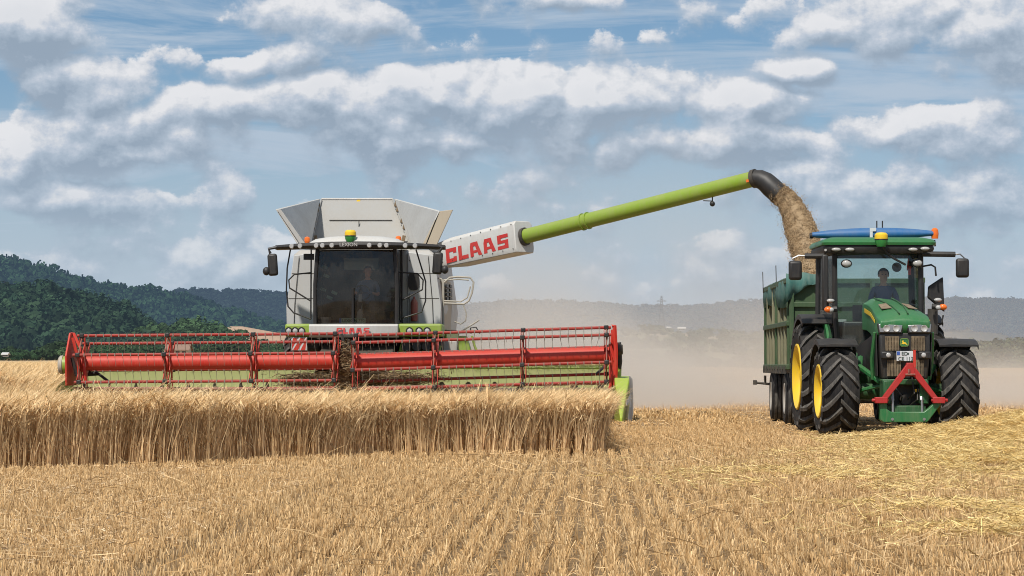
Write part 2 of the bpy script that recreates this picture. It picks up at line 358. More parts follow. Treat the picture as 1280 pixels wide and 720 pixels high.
# ------------------------------------------------------------------ ground sheet
def gz(X, D):
    X = np.asarray(X, float); D = np.asarray(D, float)
    side = np.clip((-X - 6) / 20, 0, 1)
    return np.clip(D - 60, 0, 700) * .0022 * side - np.clip(D - 760, 0, 1e9) * 0.0
def ground_mat():
    m, n, l = new_mat('stubble_soil')
    o = nd(n, 'ShaderNodeOutputMaterial'); b = nd(n, 'ShaderNodeBsdfPrincipled'); b.inputs['Roughness'].default_value = .95
    b.inputs['Specular IOR Level'].default_value = .1
    geo = nd(n, 'ShaderNodeNewGeometry')
    a = nd(n, 'ShaderNodeTexNoise'); a.inputs['Scale'].default_value = 9; a.inputs['Detail'].default_value = 8; a.inputs['Roughness'].default_value = .7
    l.new(geo.outputs['Position'], a.inputs['Vector'])
    r1 = nd(n, 'ShaderNodeValToRGB'); e = r1.color_ramp.elements
    e[0].position = .3; e[0].color = (.11, .07, .036, 1); e[1].position = .7; e[1].color = (.36, .24, .125, 1)
    l.new(a.outputs['Fac'], r1.inputs[0])
    # far away only straw tops are seen
    s = nd(n, 'ShaderNodeSeparateXYZ'); l.new(geo.outputs['Position'], s.inputs[0])
    f = nd(n, 'ShaderNodeMapRange'); f.inputs['From Min'].default_value = 25; f.inputs['From Max'].default_value = 90; l.new(s.outputs['Y'], f.inputs['Value'])
    a2 = nd(n, 'ShaderNodeTexNoise'); a2.inputs['Scale'].default_value = .6; a2.inputs['Detail'].default_value = 9; a2.inputs['Roughness'].default_value = .75
    mp = nd(n, 'ShaderNodeMapping'); mp.inputs['Scale'].default_value = (1, .12, 1); l.new(geo.outputs['Position'], mp.inputs[0]); l.new(mp.outputs[0], a2.inputs['Vector'])
    r2 = nd(n, 'ShaderNodeValToRGB'); e = r2.color_ramp.elements
    e[0].position = .3; e[0].color = (.40, .25, .12, 1); e[1].position = .72; e[1].color = (.62, .43, .24, 1)
    l.new(a2.outputs['Fac'], r2.inputs[0])
    mx = nd(n, 'ShaderNodeMix', data_type='RGBA'); l.new(f.outputs[0], mx.inputs['Factor']); l.new(r1.outputs[0], mx.inputs['A']); l.new(r2.outputs[0], mx.inputs['B'])
    l.new(mx.outputs['Result'], b.inputs['Base Color'])
    bp = nd(n, 'ShaderNodeBump'); bp.inputs['Strength'].default_value = .7; bp.inputs['Distance'].default_value = .05
    l.new(a.outputs['Fac'], bp.inputs['Height']); l.new(bp.outputs[0], b.inputs['Normal']); l.new(b.outputs[0], o.inputs[0])
    return m
M['ground'] = ground_mat()
us = np.concatenate([np.linspace(-1.2, -.3, 8), np.linspace(-.28, .28, 57), np.linspace(.3, 1.2, 8)])
ds = np.concatenate([np.linspace(-60, 10, 8), np.linspace(12, 160, 75), np.geomspace(170, 9000, 40)])
U, Dg = np.meshgrid(us, ds); X = U * (np.maximum(Dg, 60) * 1.0) ; Z = gz(X, Dg)
V = np.stack([X, Dg, Z], -1).reshape(-1, 3); nu = len(us); i = np.arange(len(ds) - 1)[:, None] * nu + np.arange(nu - 1)[None, :]
Q = np.stack([i, i + 1, i + nu + 1, i + nu], -1).reshape(-1, 4)
g = quad_mesh('ground', V, Q, np.ones((len(V), 3)) * .3, 'ground'); tag(g, 'flat harvested field of pale brown soil and straw', 'ground', kind='structure')

# ------------------------------------------------------------------ stubble
M['straw'] = attr_mat('stubble_straw', transl=.2, rough=.6)
M['strawgold'] = attr_mat('loose_golden_straw', transl=.2, rough=.45)
M['crop'] = attr_mat('ripe_crop', transl=.25, rough=.6)
def straw_col(N, a=(.68, .43, .185), b=(.86, .63, .345), c=(.40, .23, .09), seed=1):
    r = np.random.default_rng(seed); t = r.random(N)[:, None]; k = r.random(N)[:, None] ** 2
    return ((np.array(a) * (1 - t) + np.array(b) * t) * (1 - k) + np.array(c) * k) * (.75 + .5 * r.random(N)[:, None])
def front_edge(X):   # where the standing crop begins (world Y) for a given X
    X = np.asarray(X, float)
    return np.interp(X, [-14, -9, -6.4, -4.6, -2.6, .4], [22.5, 24.6, 26.2, 28.3, 31.0, 31.8]) + (vnoise(X, X * 0, .35, 5) - .5) * .35
def in_crop(X, D, m=0.0):
    inner = (X < .20 + m) & (D > front_edge(X) - m) & ((D < 51.3) | (X < -11.6 + m))
    return inner
def track(X, D):     # bare strip left by a tyre / row gap
    return np.exp(-((X - (-2.53 + (vnoise(D, D * 0, 1.2, 19) - .5) * .12)) / (.11 + .07 * vnoise(D, D * 0, .7, 20))) ** 2) * ((D < 30) & (D > 12)) * (.35 + .65 * (vnoise(D, D * 0, 1.7, 21) > .35))
def stubble(D0, D1, dens, wd, seed, rows=True):
    r = np.random.default_rng(seed); A = (.215 * (D1 * D1 - D0 * D0) + 6 * (D1 - D0)); N = int(A * dens)
    D = np.sqrt(r.random(N) * (D1 * D1 - D0 * D0) + D0 * D0); u0 = (-736 / F) * D - 3; u1 = (560 / F) * D + 3; X = u0 + r.random(N) * (u1 - u0)
    if rows:
        Xr = np.round(X / .15) * .15 + np.where(r.random(N) < .94, r.normal(0, .0165, N), r.normal(0, .06, N)) + (vnoise(D, np.round(X / .15), .9, 3) - .5) * .05
        snap = (X > -2.6) | (r.random(N) < .5); X = np.where(snap, Xr, X); D = D + (np.round(D / .11) * .11 - D) * .35
    pat = vnoise(X, D, .5, 8) * .5 + vnoise(X, D, 2.3, 9) * .5
    keep = (~in_crop(X, D, .02)) & (r.random(N) > track(X, D) * .85) & (r.random(N) < .35 + pat * 1.15)
    X, D, pat = X[keep], D[keep], pat[keep]; N = len(X)
    H = (.062 + .062 * r.random(N) + .03 * (pat - .5)) * np.where(r.random(N) < .2, .5, 1) * np.where(r.random(N) < .015, 1.9, 1)
    H = H * .9 * np.where((X > 3.3) & (X < 6.9) & (D > 33.5) & (D < 62), .3, 1) * np.where((X > .15) & (X < 1.6) & (D > 44) & (D < 53), .4, 1)
    ln = r.normal(0, .2, (N, 2)) * H[:, None] * 1.2
    b = np.stack([X, D, gz(X, D) - .01], -1); t = b + np.stack([ln[:, 0], ln[:, 1], H], -1)
    mid = (b + t) / 2 + np.stack([r.normal(0, .006, N), r.normal(0, .006, N), H * 0], -1)
    P = np.stack([b, mid, t], 1); a = r.normal(0, .7, N); wdv = np.stack([np.cos(a), np.sin(a), a * 0], -1)
    W = (wd * (.6 + .8 * r.random(N)))[:, None] * np.array([1.25, 1.1, .9])[None]
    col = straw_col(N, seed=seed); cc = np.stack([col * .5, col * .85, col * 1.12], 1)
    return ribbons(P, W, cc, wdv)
def litter(N, f, size, seed, colf=straw_col, wd=.005, zr=(.01, .1), **k):
    """loose bits of straw lying about; f(r,N) gives x,y,z"""
    r = np.random.default_rng(seed); X, D, Z = f(r, N); N = len(X)
    L = size * (.4 + r.random(N)); a = r.random(N) * math.tau; el = r.normal(0, .25, N)
    d = np.stack([np.cos(a) * np.cos(el), np.sin(a) * np.cos(el), np.sin(el)], -1) * L[:, None]
    c = np.stack([X, D, Z], -1); bend = r.normal(0, .06, (N, 3)) * L[:, None]
    P = np.stack([c - d / 2, c + bend, c + d / 2], 1); up = r.normal(0, 1, (N, 3)); wv = np.cross(d, up); wv /= np.linalg.norm(wv, axis=1)[:, None] + 1e-9
    W = np.ones((N, 3)) * wd * (.6 + .8 * r.random(N))[:, None]
    return ribbons(P, W, colf(N, seed=seed, **k), wv)
def fr_xy(D0, D1, zlo=.02, zhi=.13):
    def f(r, N):
        D = np.sqrt(r.random(N) * (D1 * D1 - D0 * D0) + D0 * D0); X = -.245 * D - 1 + r.random(N) * (.435 * D + 2)
        k = (~in_crop(X, D, .05)) & (r.random(N) > track(X, D)); D, X = D[k], X[k]; return X, D, gz(X, D) + zlo + (zhi - zlo) * r.random(len(X))
    return f
parts = [stubble(12, 26, 1400, .0048, 21), stubble(26, 46, 800, .0068, 22), stubble(46, 95, 90, .02, 23, False), stubble(95, 220, 9, .06, 24, False)]
parts.append(litter(13000, fr_xy(12, 30, .01, .05), .06, 31, wd=.006)); parts.append(litter(12000, fr_xy(30, 60, .01, .06), .10, 32, wd=.01))
def leftpatch(r, N):
    D = r.uniform(14, 27, N); X = r.uniform(-7, -2.7, N); k = ((vnoise(X, D, 1.3, 22) > .42)) & ~in_crop(X, D, .05); return X[k], D[k], .01 + .06 * r.random(int(k.sum()))
parts.append(litter(18000, leftpatch, .09, 34, wd=.0055, a=(.74, .52, .27), b=(.9, .72, .48)))
parts.append(litter(2500, fr_xy(13, 40, .05, .13), .3, 33, wd=.005))
V, Q, c = join(parts)
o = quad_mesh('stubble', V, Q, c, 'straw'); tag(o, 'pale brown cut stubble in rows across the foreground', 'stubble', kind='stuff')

# golden straw swath, lower right
def swath(r, N):
    t = r.random(N); lane = r.random(N)
    # three lobes: heap beside the front wheel, spread in front of it, thin tail to the lower right
    k = r.choice(4, N, p=[.48, .37, .07, .08])
    cx = np.array([6.8, 4.9, 2.6, 3.0])[k]; cy = np.array([36.6, 28.5, 24.2, 17.8])[k]
    sx = np.array([1.3, .95, 1.0, .65])[k]; sy = np.array([2.0, 3.1, 1.7, 1.6])[k]
    gx, gy = r.normal(0, 1, N), r.normal(0, 1, N); X = cx + gx * sx; D = cy + gy * sy + gx * -.5
    q = np.exp(-.5 * (gx ** 2 + gy ** 2)); keep = vnoise(X, D, .55, 44) + .5 * vnoise(X, D, .2, 45) > np.array([.25, .5, .85, .82])[k]; X, D, q, k = X[keep], D[keep], q[keep], k[keep]; N = len(X)
    h = np.array([.46, .10, .05, .04])[k] * q * (.6 + .8 * vnoise(X, D, .5, 14)) + np.where(D > 33, .025, .08)
    h2 = h * r.random(N) ** .45
    return X, D, h2
gc = dict(a=(.80, .57, .21), b=(.97, .78, .38), c=(.5, .33, .12))
V, Q, c = join([litter(85000, swath, .2, 41, wd=.0055, **gc), litter(30000, swath, .10, 42, wd=.007, **gc)])
o = quad_mesh('straw_swath', V, Q, c, 'strawgold'); tag(o, 'golden loose straw strewn in a swath beside the tractor', 'loose straw', kind='stuff')

# ------------------------------------------------------------------ standing crop
def crop(X, D, Hm, seed, stemw, full=True, big=1.0):
    r = np.random.default_rng(seed); N = len(X)
    lean = np.stack([r.normal(.02, .13, N) + (vnoise(X, D, .6, 17) - .5) * .34, r.normal(-.03, .09, N)], -1)
    H = Hm * (1 + r.normal(0, .06, N)) + (vnoise(X, D, .5, 16) - .5) * .09 + (vnoise(X, D, 2.5, 26) - .5) * .08; H = H * np.where(r.random(N) < .05, .8, 1)
    b = np.stack([X, D, gz(X, D)], -1); col = straw_col(N, (.66, .435, .21), (.90, .68, .40), (.42, .265, .125), seed)
    a = r.normal(0, .6, N); wv = np.stack([np.cos(a), np.sin(a), a * 0], -1); parts = []
    def pt(t, droop=0): return b + np.stack([lean[:, 0] * H * t ** 1.6, lean[:, 1] * H * t ** 1.6, H * t], -1)
    ts = [0, .35, .7, .93] if full else [.35, .65, .93]
    P = np.stack([pt(t) for t in ts], 1); W = (stemw * (.6 + .8 * r.random(N)))[:, None] * np.ones(len(ts))[None]
    sh = np.array([1.2, 1.15, .8, .8]) if full else np.array([.9, .78, .78])
    parts.append(ribbons(P, W, col[:, None, :] * sh[None, :, None], wv))
    # nodding ear with awns
    da = r.normal(.4, 1.3, N); dh = np.stack([np.cos(da), np.sin(da) * .8, da * 0], -1)
    top = pt(.93); L = .085 * big * (.8 + .5 * r.random(N)); dz = r.normal(-.05, .6, N)[:, None]
    e1 = top + dh * L[:, None] * .35 + np.array([0, 0, 1]) * L[:, None] * .55
    e2 = e1 + dh * L[:, None] * .55 + np.array([0, 0, 1]) * L[:, None] * dz * .6
    ec = straw_col(N, (.74, .51, .25), (.94, .73, .43), (.52, .325, .14), seed + 5)
    parts.append(ribbons(np.stack([top, e1, e2], 1), np.array([.4, 1.0, .55])[None] * (.012 * big * (.7 + .6 * r.random(N)))[:, None], ec, wv))
    for q in range(3 if full else 2):
        j = r.normal(0, .3, (N, 3)); tip = e2 + (dh + j + np.array([0, 0, .35])) * L[:, None] * (.9 + .3 * q)
        st = e1 * (1 - q / 3) + e2 * q / 3
        parts.append(ribbons(np.stack([st, tip], 1), np.array([.0055, .0022])[None] * big * np.ones((N, 1)), ec * 1.08, wv))
    if full:   # dry leaves
        k = r.random(N) < .55; n2 = int(k.sum()); h0 = (.25 + .5 * r.random(n2)); bb = b[k]; LL = lean[k]; HH = H[k]
        s0 = bb + np.stack([LL[:, 0] * HH * h0 ** 1.6, LL[:, 1] * HH * h0 ** 1.6, HH * h0], -1); an = r.random(n2) * math.tau
        dd = np.stack([np.cos(an), np.sin(an), an * 0], -1); ll = (.08 + .12 * r.random(n2))[:, None]
        m1 = s0 + dd * ll * .4 + np.array([0, 0, .25]) * ll; m2 = s0 + dd * ll + np.array([0, 0, -.5]) * ll * r.random(n2)[:, None]
        parts.append(ribbons(np.stack([s0, m1, m2], 1), np.array([.005, .008, .003])[None] * np.ones((n2, 1)), straw_col(n2, (.38, .25, .12), (.55, .42, .25), (.22, .14, .07), seed + 9), wv[k]))
    return join(parts)
def hgt(X, D): return np.interp(D, [25, 33, 45, 51], [.72, .66, .48, .42]) + (np.clip((-X - 11.2) / 1.5, 0, 1)) * .40 * np.clip((D - 34) / 14, 0, 1)
r = np.random.default_rng(51)
N = 18000; X = r.uniform(-12, .20, N); D = front_edge(X) + r.random(N) ** 1.3 * 2.6      # the cut face
X2 = .20 - r.random(5200) ** 1.5 * 1.2; D2 = 31.8 + r.random(5200) * 19.4                  # right hand side face
X = np.concatenate([X, X2]); D = np.concatenate([D, D2]); k = D < 51.2; X, D = X[k], D[k]
X = np.where((r.random(len(X)) < .7) & (D < 40), np.round(X / .15) * .155 + r.normal(0, .022, len(X)), X)
parts = [crop(X, D, hgt(X, D), 61, .0078, True, 1.3)]
N = 54000; X = r.uniform(-15, .12, N); D = r.uniform(25, 51.2, N); k = D > front_edge(X) + 1.8; X, D = X[k], D[k]
parts.append(crop(X, D, hgt(X, D), 62, .009, False, 1.15))
N = 60000; D = 51 + r.random(N) ** 1.3 * 190; X = -.245 * D - 4 + r.random(N) * (.245 * D + 4 - 11.7); k = (X < -11.7); X, D = X[k], D[k]
parts.append(crop(X, D, hgt(X, D), 63, .02, False, 2.2))
V, Q, c = join(parts)
o = quad_mesh('standing_crop', V, Q, c, 'crop'); tag(o, 'ripe golden cereal crop still standing before the header', 'cereal crop', kind='stuff')
# closed canopy of the crop farther off
us = np.linspace(0, 1, 60); ds = np.geomspace(75, 640, 60); U, Dg = np.meshgrid(us, ds)
X = (-.30 * Dg - 30) * (1 - U) + U * (-11.9 - 0 * Dg); X = X; Z = gz(X, Dg) + .82 + (vnoise(X, Dg, 3, 2) - .5) * .15
V = np.stack([X, Dg, Z], -1).reshape(-1, 3); i = np.arange(59)[:, None] * 60 + np.arange(59)[None, :]; Q = np.stack([i, i + 1, i + 61, i + 60], -1).reshape(-1, 4)
def far_crop_mat():
    m, n, l = new_mat('far_crop'); o = nd(n, 'ShaderNodeOutputMaterial'); b = nd(n, 'ShaderNodeBsdfPrincipled'); b.inputs['Roughness'].default_value = .9
    geo = nd(n, 'ShaderNodeNewGeometry'); mp = nd(n, 'ShaderNodeMapping'); mp.inputs['Scale'].default_value = (3, .35, 1); l.new(geo.outputs['Position'], mp.inputs[0])
    a = nd(n, 'ShaderNodeTexNoise'); a.inputs['Scale'].default_value = 1; a.inputs['Detail'].default_value = 9; a.inputs['Roughness'].default_value = .75; l.new(mp.outputs[0], a.inputs['Vector'])
    r1 = nd(n, 'ShaderNodeValToRGB'); e = r1.color_ramp.elements; e[0].position = .3; e[0].color = (.28, .18, .09, 1); e[1].position = .65; e[1].color = (.55, .40, .22, 1)
    l.new(a.outputs['Fac'], r1.inputs[0]); l.new(r1.outputs[0], b.inputs['Base Color']); l.new(b.outputs[0], o.inputs[0]); return m
M['farcrop'] = far_crop_mat()
o = quad_mesh('distant_crop', V, Q, np.ones((len(V), 3)), 'farcrop'); tag(o, 'far part of the standing golden crop running to the trees', 'cereal crop', kind='stuff')
# ------------------------------------------------------------------ hills and woods
def crown_variant(seed, kind, nq):
    """leafy crown, unit height ~1, radius ~.5: leaf sheets spread over uneven lobes, with a darker heart"""
    r = np.random.default_rng(seed)
    if kind == 'conifer':
        t = r.random(nq) ** .7; z = 1 - t; rad = .24 * t * (1 + .25 * np.sin(z * 40 + seed)) * (.55 + .45 * r.random(nq)); a = r.random(nq) * math.tau
        c = np.stack([np.cos(a) * rad, np.sin(a) * rad, z * .95 + .03], -1); nrm = np.stack([np.cos(a), np.sin(a), np.full(nq, .4)], -1); sz = .055 + .05 * t
    else:
        L = int(r.integers(6, 13)); lc = np.stack([r.normal(0, .19, L), r.normal(0, .19, L), .28 + .52 * r.random(L)], -1); lr = .17 + .12 * r.random(L)
        lc[0] = (0, 0, .5); lr[0] = .33; k = r.integers(0, L, nq); d = r.normal(0, 1, (nq, 3)); d[:, 2] = np.abs(d[:, 2]) * .9 - .25
        d /= np.linalg.norm(d, axis=1)[:, None]; c = lc[k] + d * (lr[k] * (.75 + .35 * r.random(nq)))[:, None]; nrm = d; sz = (.030 + .035 * r.random(nq)) * (1.9 if nq < 100 else 1.5 if nq < 200 else 1.1 if nq < 400 else .75)
    nrm = nrm + r.normal(0, .3, (nq, 3)); nrm /= np.linalg.norm(nrm, axis=1)[:, None]
    u = np.cross(nrm, r.normal(0, 1, (nq, 3))); u /= np.linalg.norm(u, axis=1)[:, None]; v = np.cross(nrm, u)
    sz = np.asarray(sz)[:, None] if np.ndim(sz) else sz
    V = np.stack([c - u * sz - v * sz * .7, c + u * sz - v * sz, c + u * sz * .8 + v * sz, c - u * sz + v * sz * .8], 1).reshape(-1, 3)
    Q = np.arange(nq * 4).reshape(-1, 4)
    # leaves differ a little in tone
    col = (.8 + .5 * r.random(nq))[:, None] * np.ones((nq, 3)); col = np.repeat(col, 4, 0)
    # heart: closed rough hull, coloured darker than the leaves
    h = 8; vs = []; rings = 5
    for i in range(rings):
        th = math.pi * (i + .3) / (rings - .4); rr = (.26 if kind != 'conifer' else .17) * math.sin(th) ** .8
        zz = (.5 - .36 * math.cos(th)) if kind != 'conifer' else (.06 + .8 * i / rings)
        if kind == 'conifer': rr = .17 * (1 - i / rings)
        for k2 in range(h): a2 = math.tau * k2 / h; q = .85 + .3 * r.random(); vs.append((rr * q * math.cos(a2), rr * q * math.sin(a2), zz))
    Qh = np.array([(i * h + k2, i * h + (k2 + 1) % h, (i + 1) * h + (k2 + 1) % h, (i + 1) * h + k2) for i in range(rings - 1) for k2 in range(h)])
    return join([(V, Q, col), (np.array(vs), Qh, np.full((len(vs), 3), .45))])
VAR = {('b', q): [crown_variant(100 + s, 'broad', q) for s in range(9)] for q in (70, 130, 260)}
VAR.update({('c', q): [crown_variant(200 + s, 'conifer', q) for s in range(4)] for q in (60, 130)})
def scatter(P, Hs, wide, cols, var, seed):
    r = np.random.default_rng(seed); k = r.integers(0, len(var), len(P)); parts = []
    for j, (V, Q, c) in enumerate(var):
        s = np.where(k == j)[0]
        if not len(s): continue
        a = r.random(len(s)) * math.tau; ca, sa = np.cos(a), np.sin(a)
        x = V[None, :, 0] * ca[:, None] - V[None, :, 1] * sa[:, None]; y = V[None, :, 0] * sa[:, None] + V[None, :, 1] * ca[:, None]
        W = (Hs[s] * wide[s])[:, None]
        VV = np.stack([P[s, 0:1] + x * W, P[s, 1:2] + y * W, P[s, 2:3] + V[None, :, 2] * Hs[s][:, None]], -1).reshape(-1, 3)
        QQ = (Q[None] + (np.arange(len(s)) * len(V))[:, None, None]).reshape(-1, 4)
        CC = (c[None] * cols[s][:, None, :]).reshape(-1, 3); parts.append((VV, QQ, CC))
    return join(parts)
def prof_z(prof, D):
    xs = np.array([at(p[0], p[1], D).x / D for p in prof]); zs = np.array([at(p[0], p[1], D).z for p in prof]); return xs, zs
def hill(name, label, prof, D0, D1, colA, colB, air, aircol=(.27, .34, .45), fieldsc=120, shape=1.0):
    xs, zs = prof_z(prof, D1); us = np.linspace(xs[0], xs[-1], 160); ts = np.concatenate([np.linspace(0, 1, 24), [1.15, 1.5]])
    U, T = np.meshgrid(us, ts); Dg = D0 + T * (D1 - D0); zr = np.interp(U, xs, zs)
    k = np.where(T <= 1, np.clip(T, 0, 1) ** shape, np.clip(1 - (T - 1) * 1.5, 0, 1)); X = U * Dg
    Z = -2 + (zr + 2) * k + (vnoise(X, Dg, 60, 4) - .5) * (D1 * .0022) * np.minimum(k * 2, 1) * (T < .98)
    V = np.stack([X, Dg, Z], -1).reshape(-1, 3); nu = len(us); i = np.arange(len(ts) - 1)[:, None] * nu + np.arange(nu - 1)[None, :]
    Q = np.stack([i, i + 1, i + nu + 1, i + nu], -1).reshape(-1, 4); f = (vnoise(X, Dg * .5, fieldsc, 6).reshape(-1, 1) > .5)
    col = np.where(f, np.array(colA)[None], np.array(colB)[None]) * (.9 + .2 * rng.random((len(V), 1)))
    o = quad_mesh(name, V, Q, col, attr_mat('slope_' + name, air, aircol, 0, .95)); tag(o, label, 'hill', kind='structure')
    def zf(u, t):
        D = D0 + t * (D1 - D0); zz = np.interp(u, xs, zs); return u * D, D, -2 + (zz + 2) * np.clip(t, 0, 1) ** shape
    return zf, xs
def wood(name, label, zf, xs, N, seed, H, var, cols, air, aircol=(.27, .34, .45), wide=(.8, 1.2), t0=0.0, t1=1.0, u0=None, u1=None, mask=None, clump=160):
    r = np.random.default_rng(seed); u = r.uniform(xs[0] if u0 is None else u0, xs[-1] if u1 is None else u1, N); t = t0 + (t1 - t0) * r.random(N)
    X, D, Z = zf(u, t)
    if mask is not None: k = mask(X, D, t, r); X, D, Z = X[k], D[k], Z[k]
    N = len(X); P = np.stack([X, D, Z - 1], -1); Hs = H[0] + (H[1] - H[0]) * r.random(N); wd = wide[0] + (wide[1] - wide[0]) * r.random(N)
    k = (vnoise(X, D * .6, clump, seed)[:, None] * .7 + r.random((N, 1)) * .5 - .1).clip(0, 1); c = np.array(cols[0])[None] * (1 - k) + np.array(cols[1])[None] * k
    if len(cols) > 2: q = (r.random(N) < .06) & (vnoise(X, D, 300, seed + 3) > .45); c[q] = np.array(cols[2])
    c = c * (.45 + 1.1 * r.random((N, 1)))
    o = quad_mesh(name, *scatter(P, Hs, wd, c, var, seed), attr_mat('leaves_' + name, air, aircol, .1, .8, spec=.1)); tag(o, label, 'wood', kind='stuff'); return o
G1, G2, BR = (.022, .05, .02), (.05, .095, .035), (.09, .06, .04)
pA = [(-500, 309), (-200, 309), (0, 334), (60, 349), (120, 367), (180, 375), (230, 384), (300, 405), (360, 423), (430, 441.5), (520, 452.9)]
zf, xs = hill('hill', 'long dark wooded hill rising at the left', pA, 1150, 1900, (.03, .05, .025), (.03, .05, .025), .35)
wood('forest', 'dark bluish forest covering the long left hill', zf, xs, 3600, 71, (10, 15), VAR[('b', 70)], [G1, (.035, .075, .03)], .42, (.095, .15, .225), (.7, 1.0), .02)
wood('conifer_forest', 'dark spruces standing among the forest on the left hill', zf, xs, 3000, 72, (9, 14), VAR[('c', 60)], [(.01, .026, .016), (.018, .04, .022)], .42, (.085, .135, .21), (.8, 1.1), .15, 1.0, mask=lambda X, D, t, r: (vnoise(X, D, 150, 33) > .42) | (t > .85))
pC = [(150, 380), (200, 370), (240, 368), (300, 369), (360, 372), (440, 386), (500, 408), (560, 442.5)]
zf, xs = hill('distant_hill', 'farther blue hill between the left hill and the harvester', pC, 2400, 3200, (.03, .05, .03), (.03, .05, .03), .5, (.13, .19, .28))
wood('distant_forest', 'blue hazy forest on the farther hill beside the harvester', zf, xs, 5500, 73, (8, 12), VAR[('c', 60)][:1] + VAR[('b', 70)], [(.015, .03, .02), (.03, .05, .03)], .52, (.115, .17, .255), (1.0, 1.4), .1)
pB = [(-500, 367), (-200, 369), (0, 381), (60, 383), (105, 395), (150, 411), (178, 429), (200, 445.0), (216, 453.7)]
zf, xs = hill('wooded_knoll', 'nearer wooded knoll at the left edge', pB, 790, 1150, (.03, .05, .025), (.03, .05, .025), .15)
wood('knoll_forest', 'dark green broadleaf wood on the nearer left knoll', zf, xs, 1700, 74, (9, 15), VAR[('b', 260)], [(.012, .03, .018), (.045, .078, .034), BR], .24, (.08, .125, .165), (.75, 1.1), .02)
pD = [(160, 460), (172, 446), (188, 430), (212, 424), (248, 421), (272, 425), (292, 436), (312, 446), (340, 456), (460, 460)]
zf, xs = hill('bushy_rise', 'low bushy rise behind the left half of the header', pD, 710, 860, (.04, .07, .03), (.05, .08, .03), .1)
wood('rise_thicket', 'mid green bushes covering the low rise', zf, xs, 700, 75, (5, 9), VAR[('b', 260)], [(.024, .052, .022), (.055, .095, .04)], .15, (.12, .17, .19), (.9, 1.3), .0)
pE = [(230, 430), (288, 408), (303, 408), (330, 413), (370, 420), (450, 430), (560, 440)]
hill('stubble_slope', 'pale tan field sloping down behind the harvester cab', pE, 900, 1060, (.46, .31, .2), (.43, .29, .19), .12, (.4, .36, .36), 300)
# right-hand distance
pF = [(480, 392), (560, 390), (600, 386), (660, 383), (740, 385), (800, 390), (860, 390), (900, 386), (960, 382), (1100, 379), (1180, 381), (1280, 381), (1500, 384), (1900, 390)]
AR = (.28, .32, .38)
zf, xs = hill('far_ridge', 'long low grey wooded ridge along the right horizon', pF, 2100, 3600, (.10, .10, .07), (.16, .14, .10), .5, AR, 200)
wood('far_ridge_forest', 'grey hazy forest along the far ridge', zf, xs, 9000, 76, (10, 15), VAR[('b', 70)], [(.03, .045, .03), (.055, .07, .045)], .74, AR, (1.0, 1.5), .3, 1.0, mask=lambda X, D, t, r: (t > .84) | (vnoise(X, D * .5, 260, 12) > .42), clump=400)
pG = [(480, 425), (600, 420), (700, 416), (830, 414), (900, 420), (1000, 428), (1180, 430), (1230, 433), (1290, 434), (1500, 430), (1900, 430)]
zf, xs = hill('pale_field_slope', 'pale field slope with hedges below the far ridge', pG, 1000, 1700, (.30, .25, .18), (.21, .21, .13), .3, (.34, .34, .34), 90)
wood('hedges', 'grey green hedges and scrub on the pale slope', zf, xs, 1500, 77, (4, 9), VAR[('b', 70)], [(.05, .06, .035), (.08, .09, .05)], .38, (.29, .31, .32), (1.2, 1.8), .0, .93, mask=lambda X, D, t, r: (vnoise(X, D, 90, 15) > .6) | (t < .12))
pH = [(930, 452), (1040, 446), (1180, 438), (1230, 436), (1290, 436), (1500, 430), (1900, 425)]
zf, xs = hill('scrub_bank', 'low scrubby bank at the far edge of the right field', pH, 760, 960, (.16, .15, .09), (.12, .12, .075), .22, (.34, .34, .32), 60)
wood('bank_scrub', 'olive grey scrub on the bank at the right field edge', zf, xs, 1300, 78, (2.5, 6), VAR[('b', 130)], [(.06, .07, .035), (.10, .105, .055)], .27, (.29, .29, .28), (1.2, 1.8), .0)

# ------------------------------------------------------------------ single trees along the left field edge
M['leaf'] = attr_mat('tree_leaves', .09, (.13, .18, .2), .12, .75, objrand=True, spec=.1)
M['bark'] = paint('bark', (.07, .055, .04), .9, .1)
crown_me = []
for s in range(5):
    V, Q, c = crown_variant(300 + s, 'broad', 900)
    o = quad_mesh('crown', V, Q, c * np.array([.04, .075, .03])[None], 'leaf'); crown_me.append(o.data); bpy.data.objects.remove(o)
tb = MB(); tb.tube([(0, 0, 0), (.01, 0, .2), (-.01, .01, .42), (0, 0, .62)], [.035, .026, .018, .008], 7)
for a in range(4): tb.tube([(0, 0, .25 + .07 * a), (.12 * math.cos(a * 1.7), .12 * math.sin(a * 1.7), .42 + .08 * a)], [.014, .005], 5)
to = tb.build('trunk', 'bark'); trunk_me = to.data; bpy.data.objects.remove(to)
wh = ['slim', 'round', 'broad', 'low', 'tall', 'ragged']
r = random.Random(5); k = 0; NT = 46
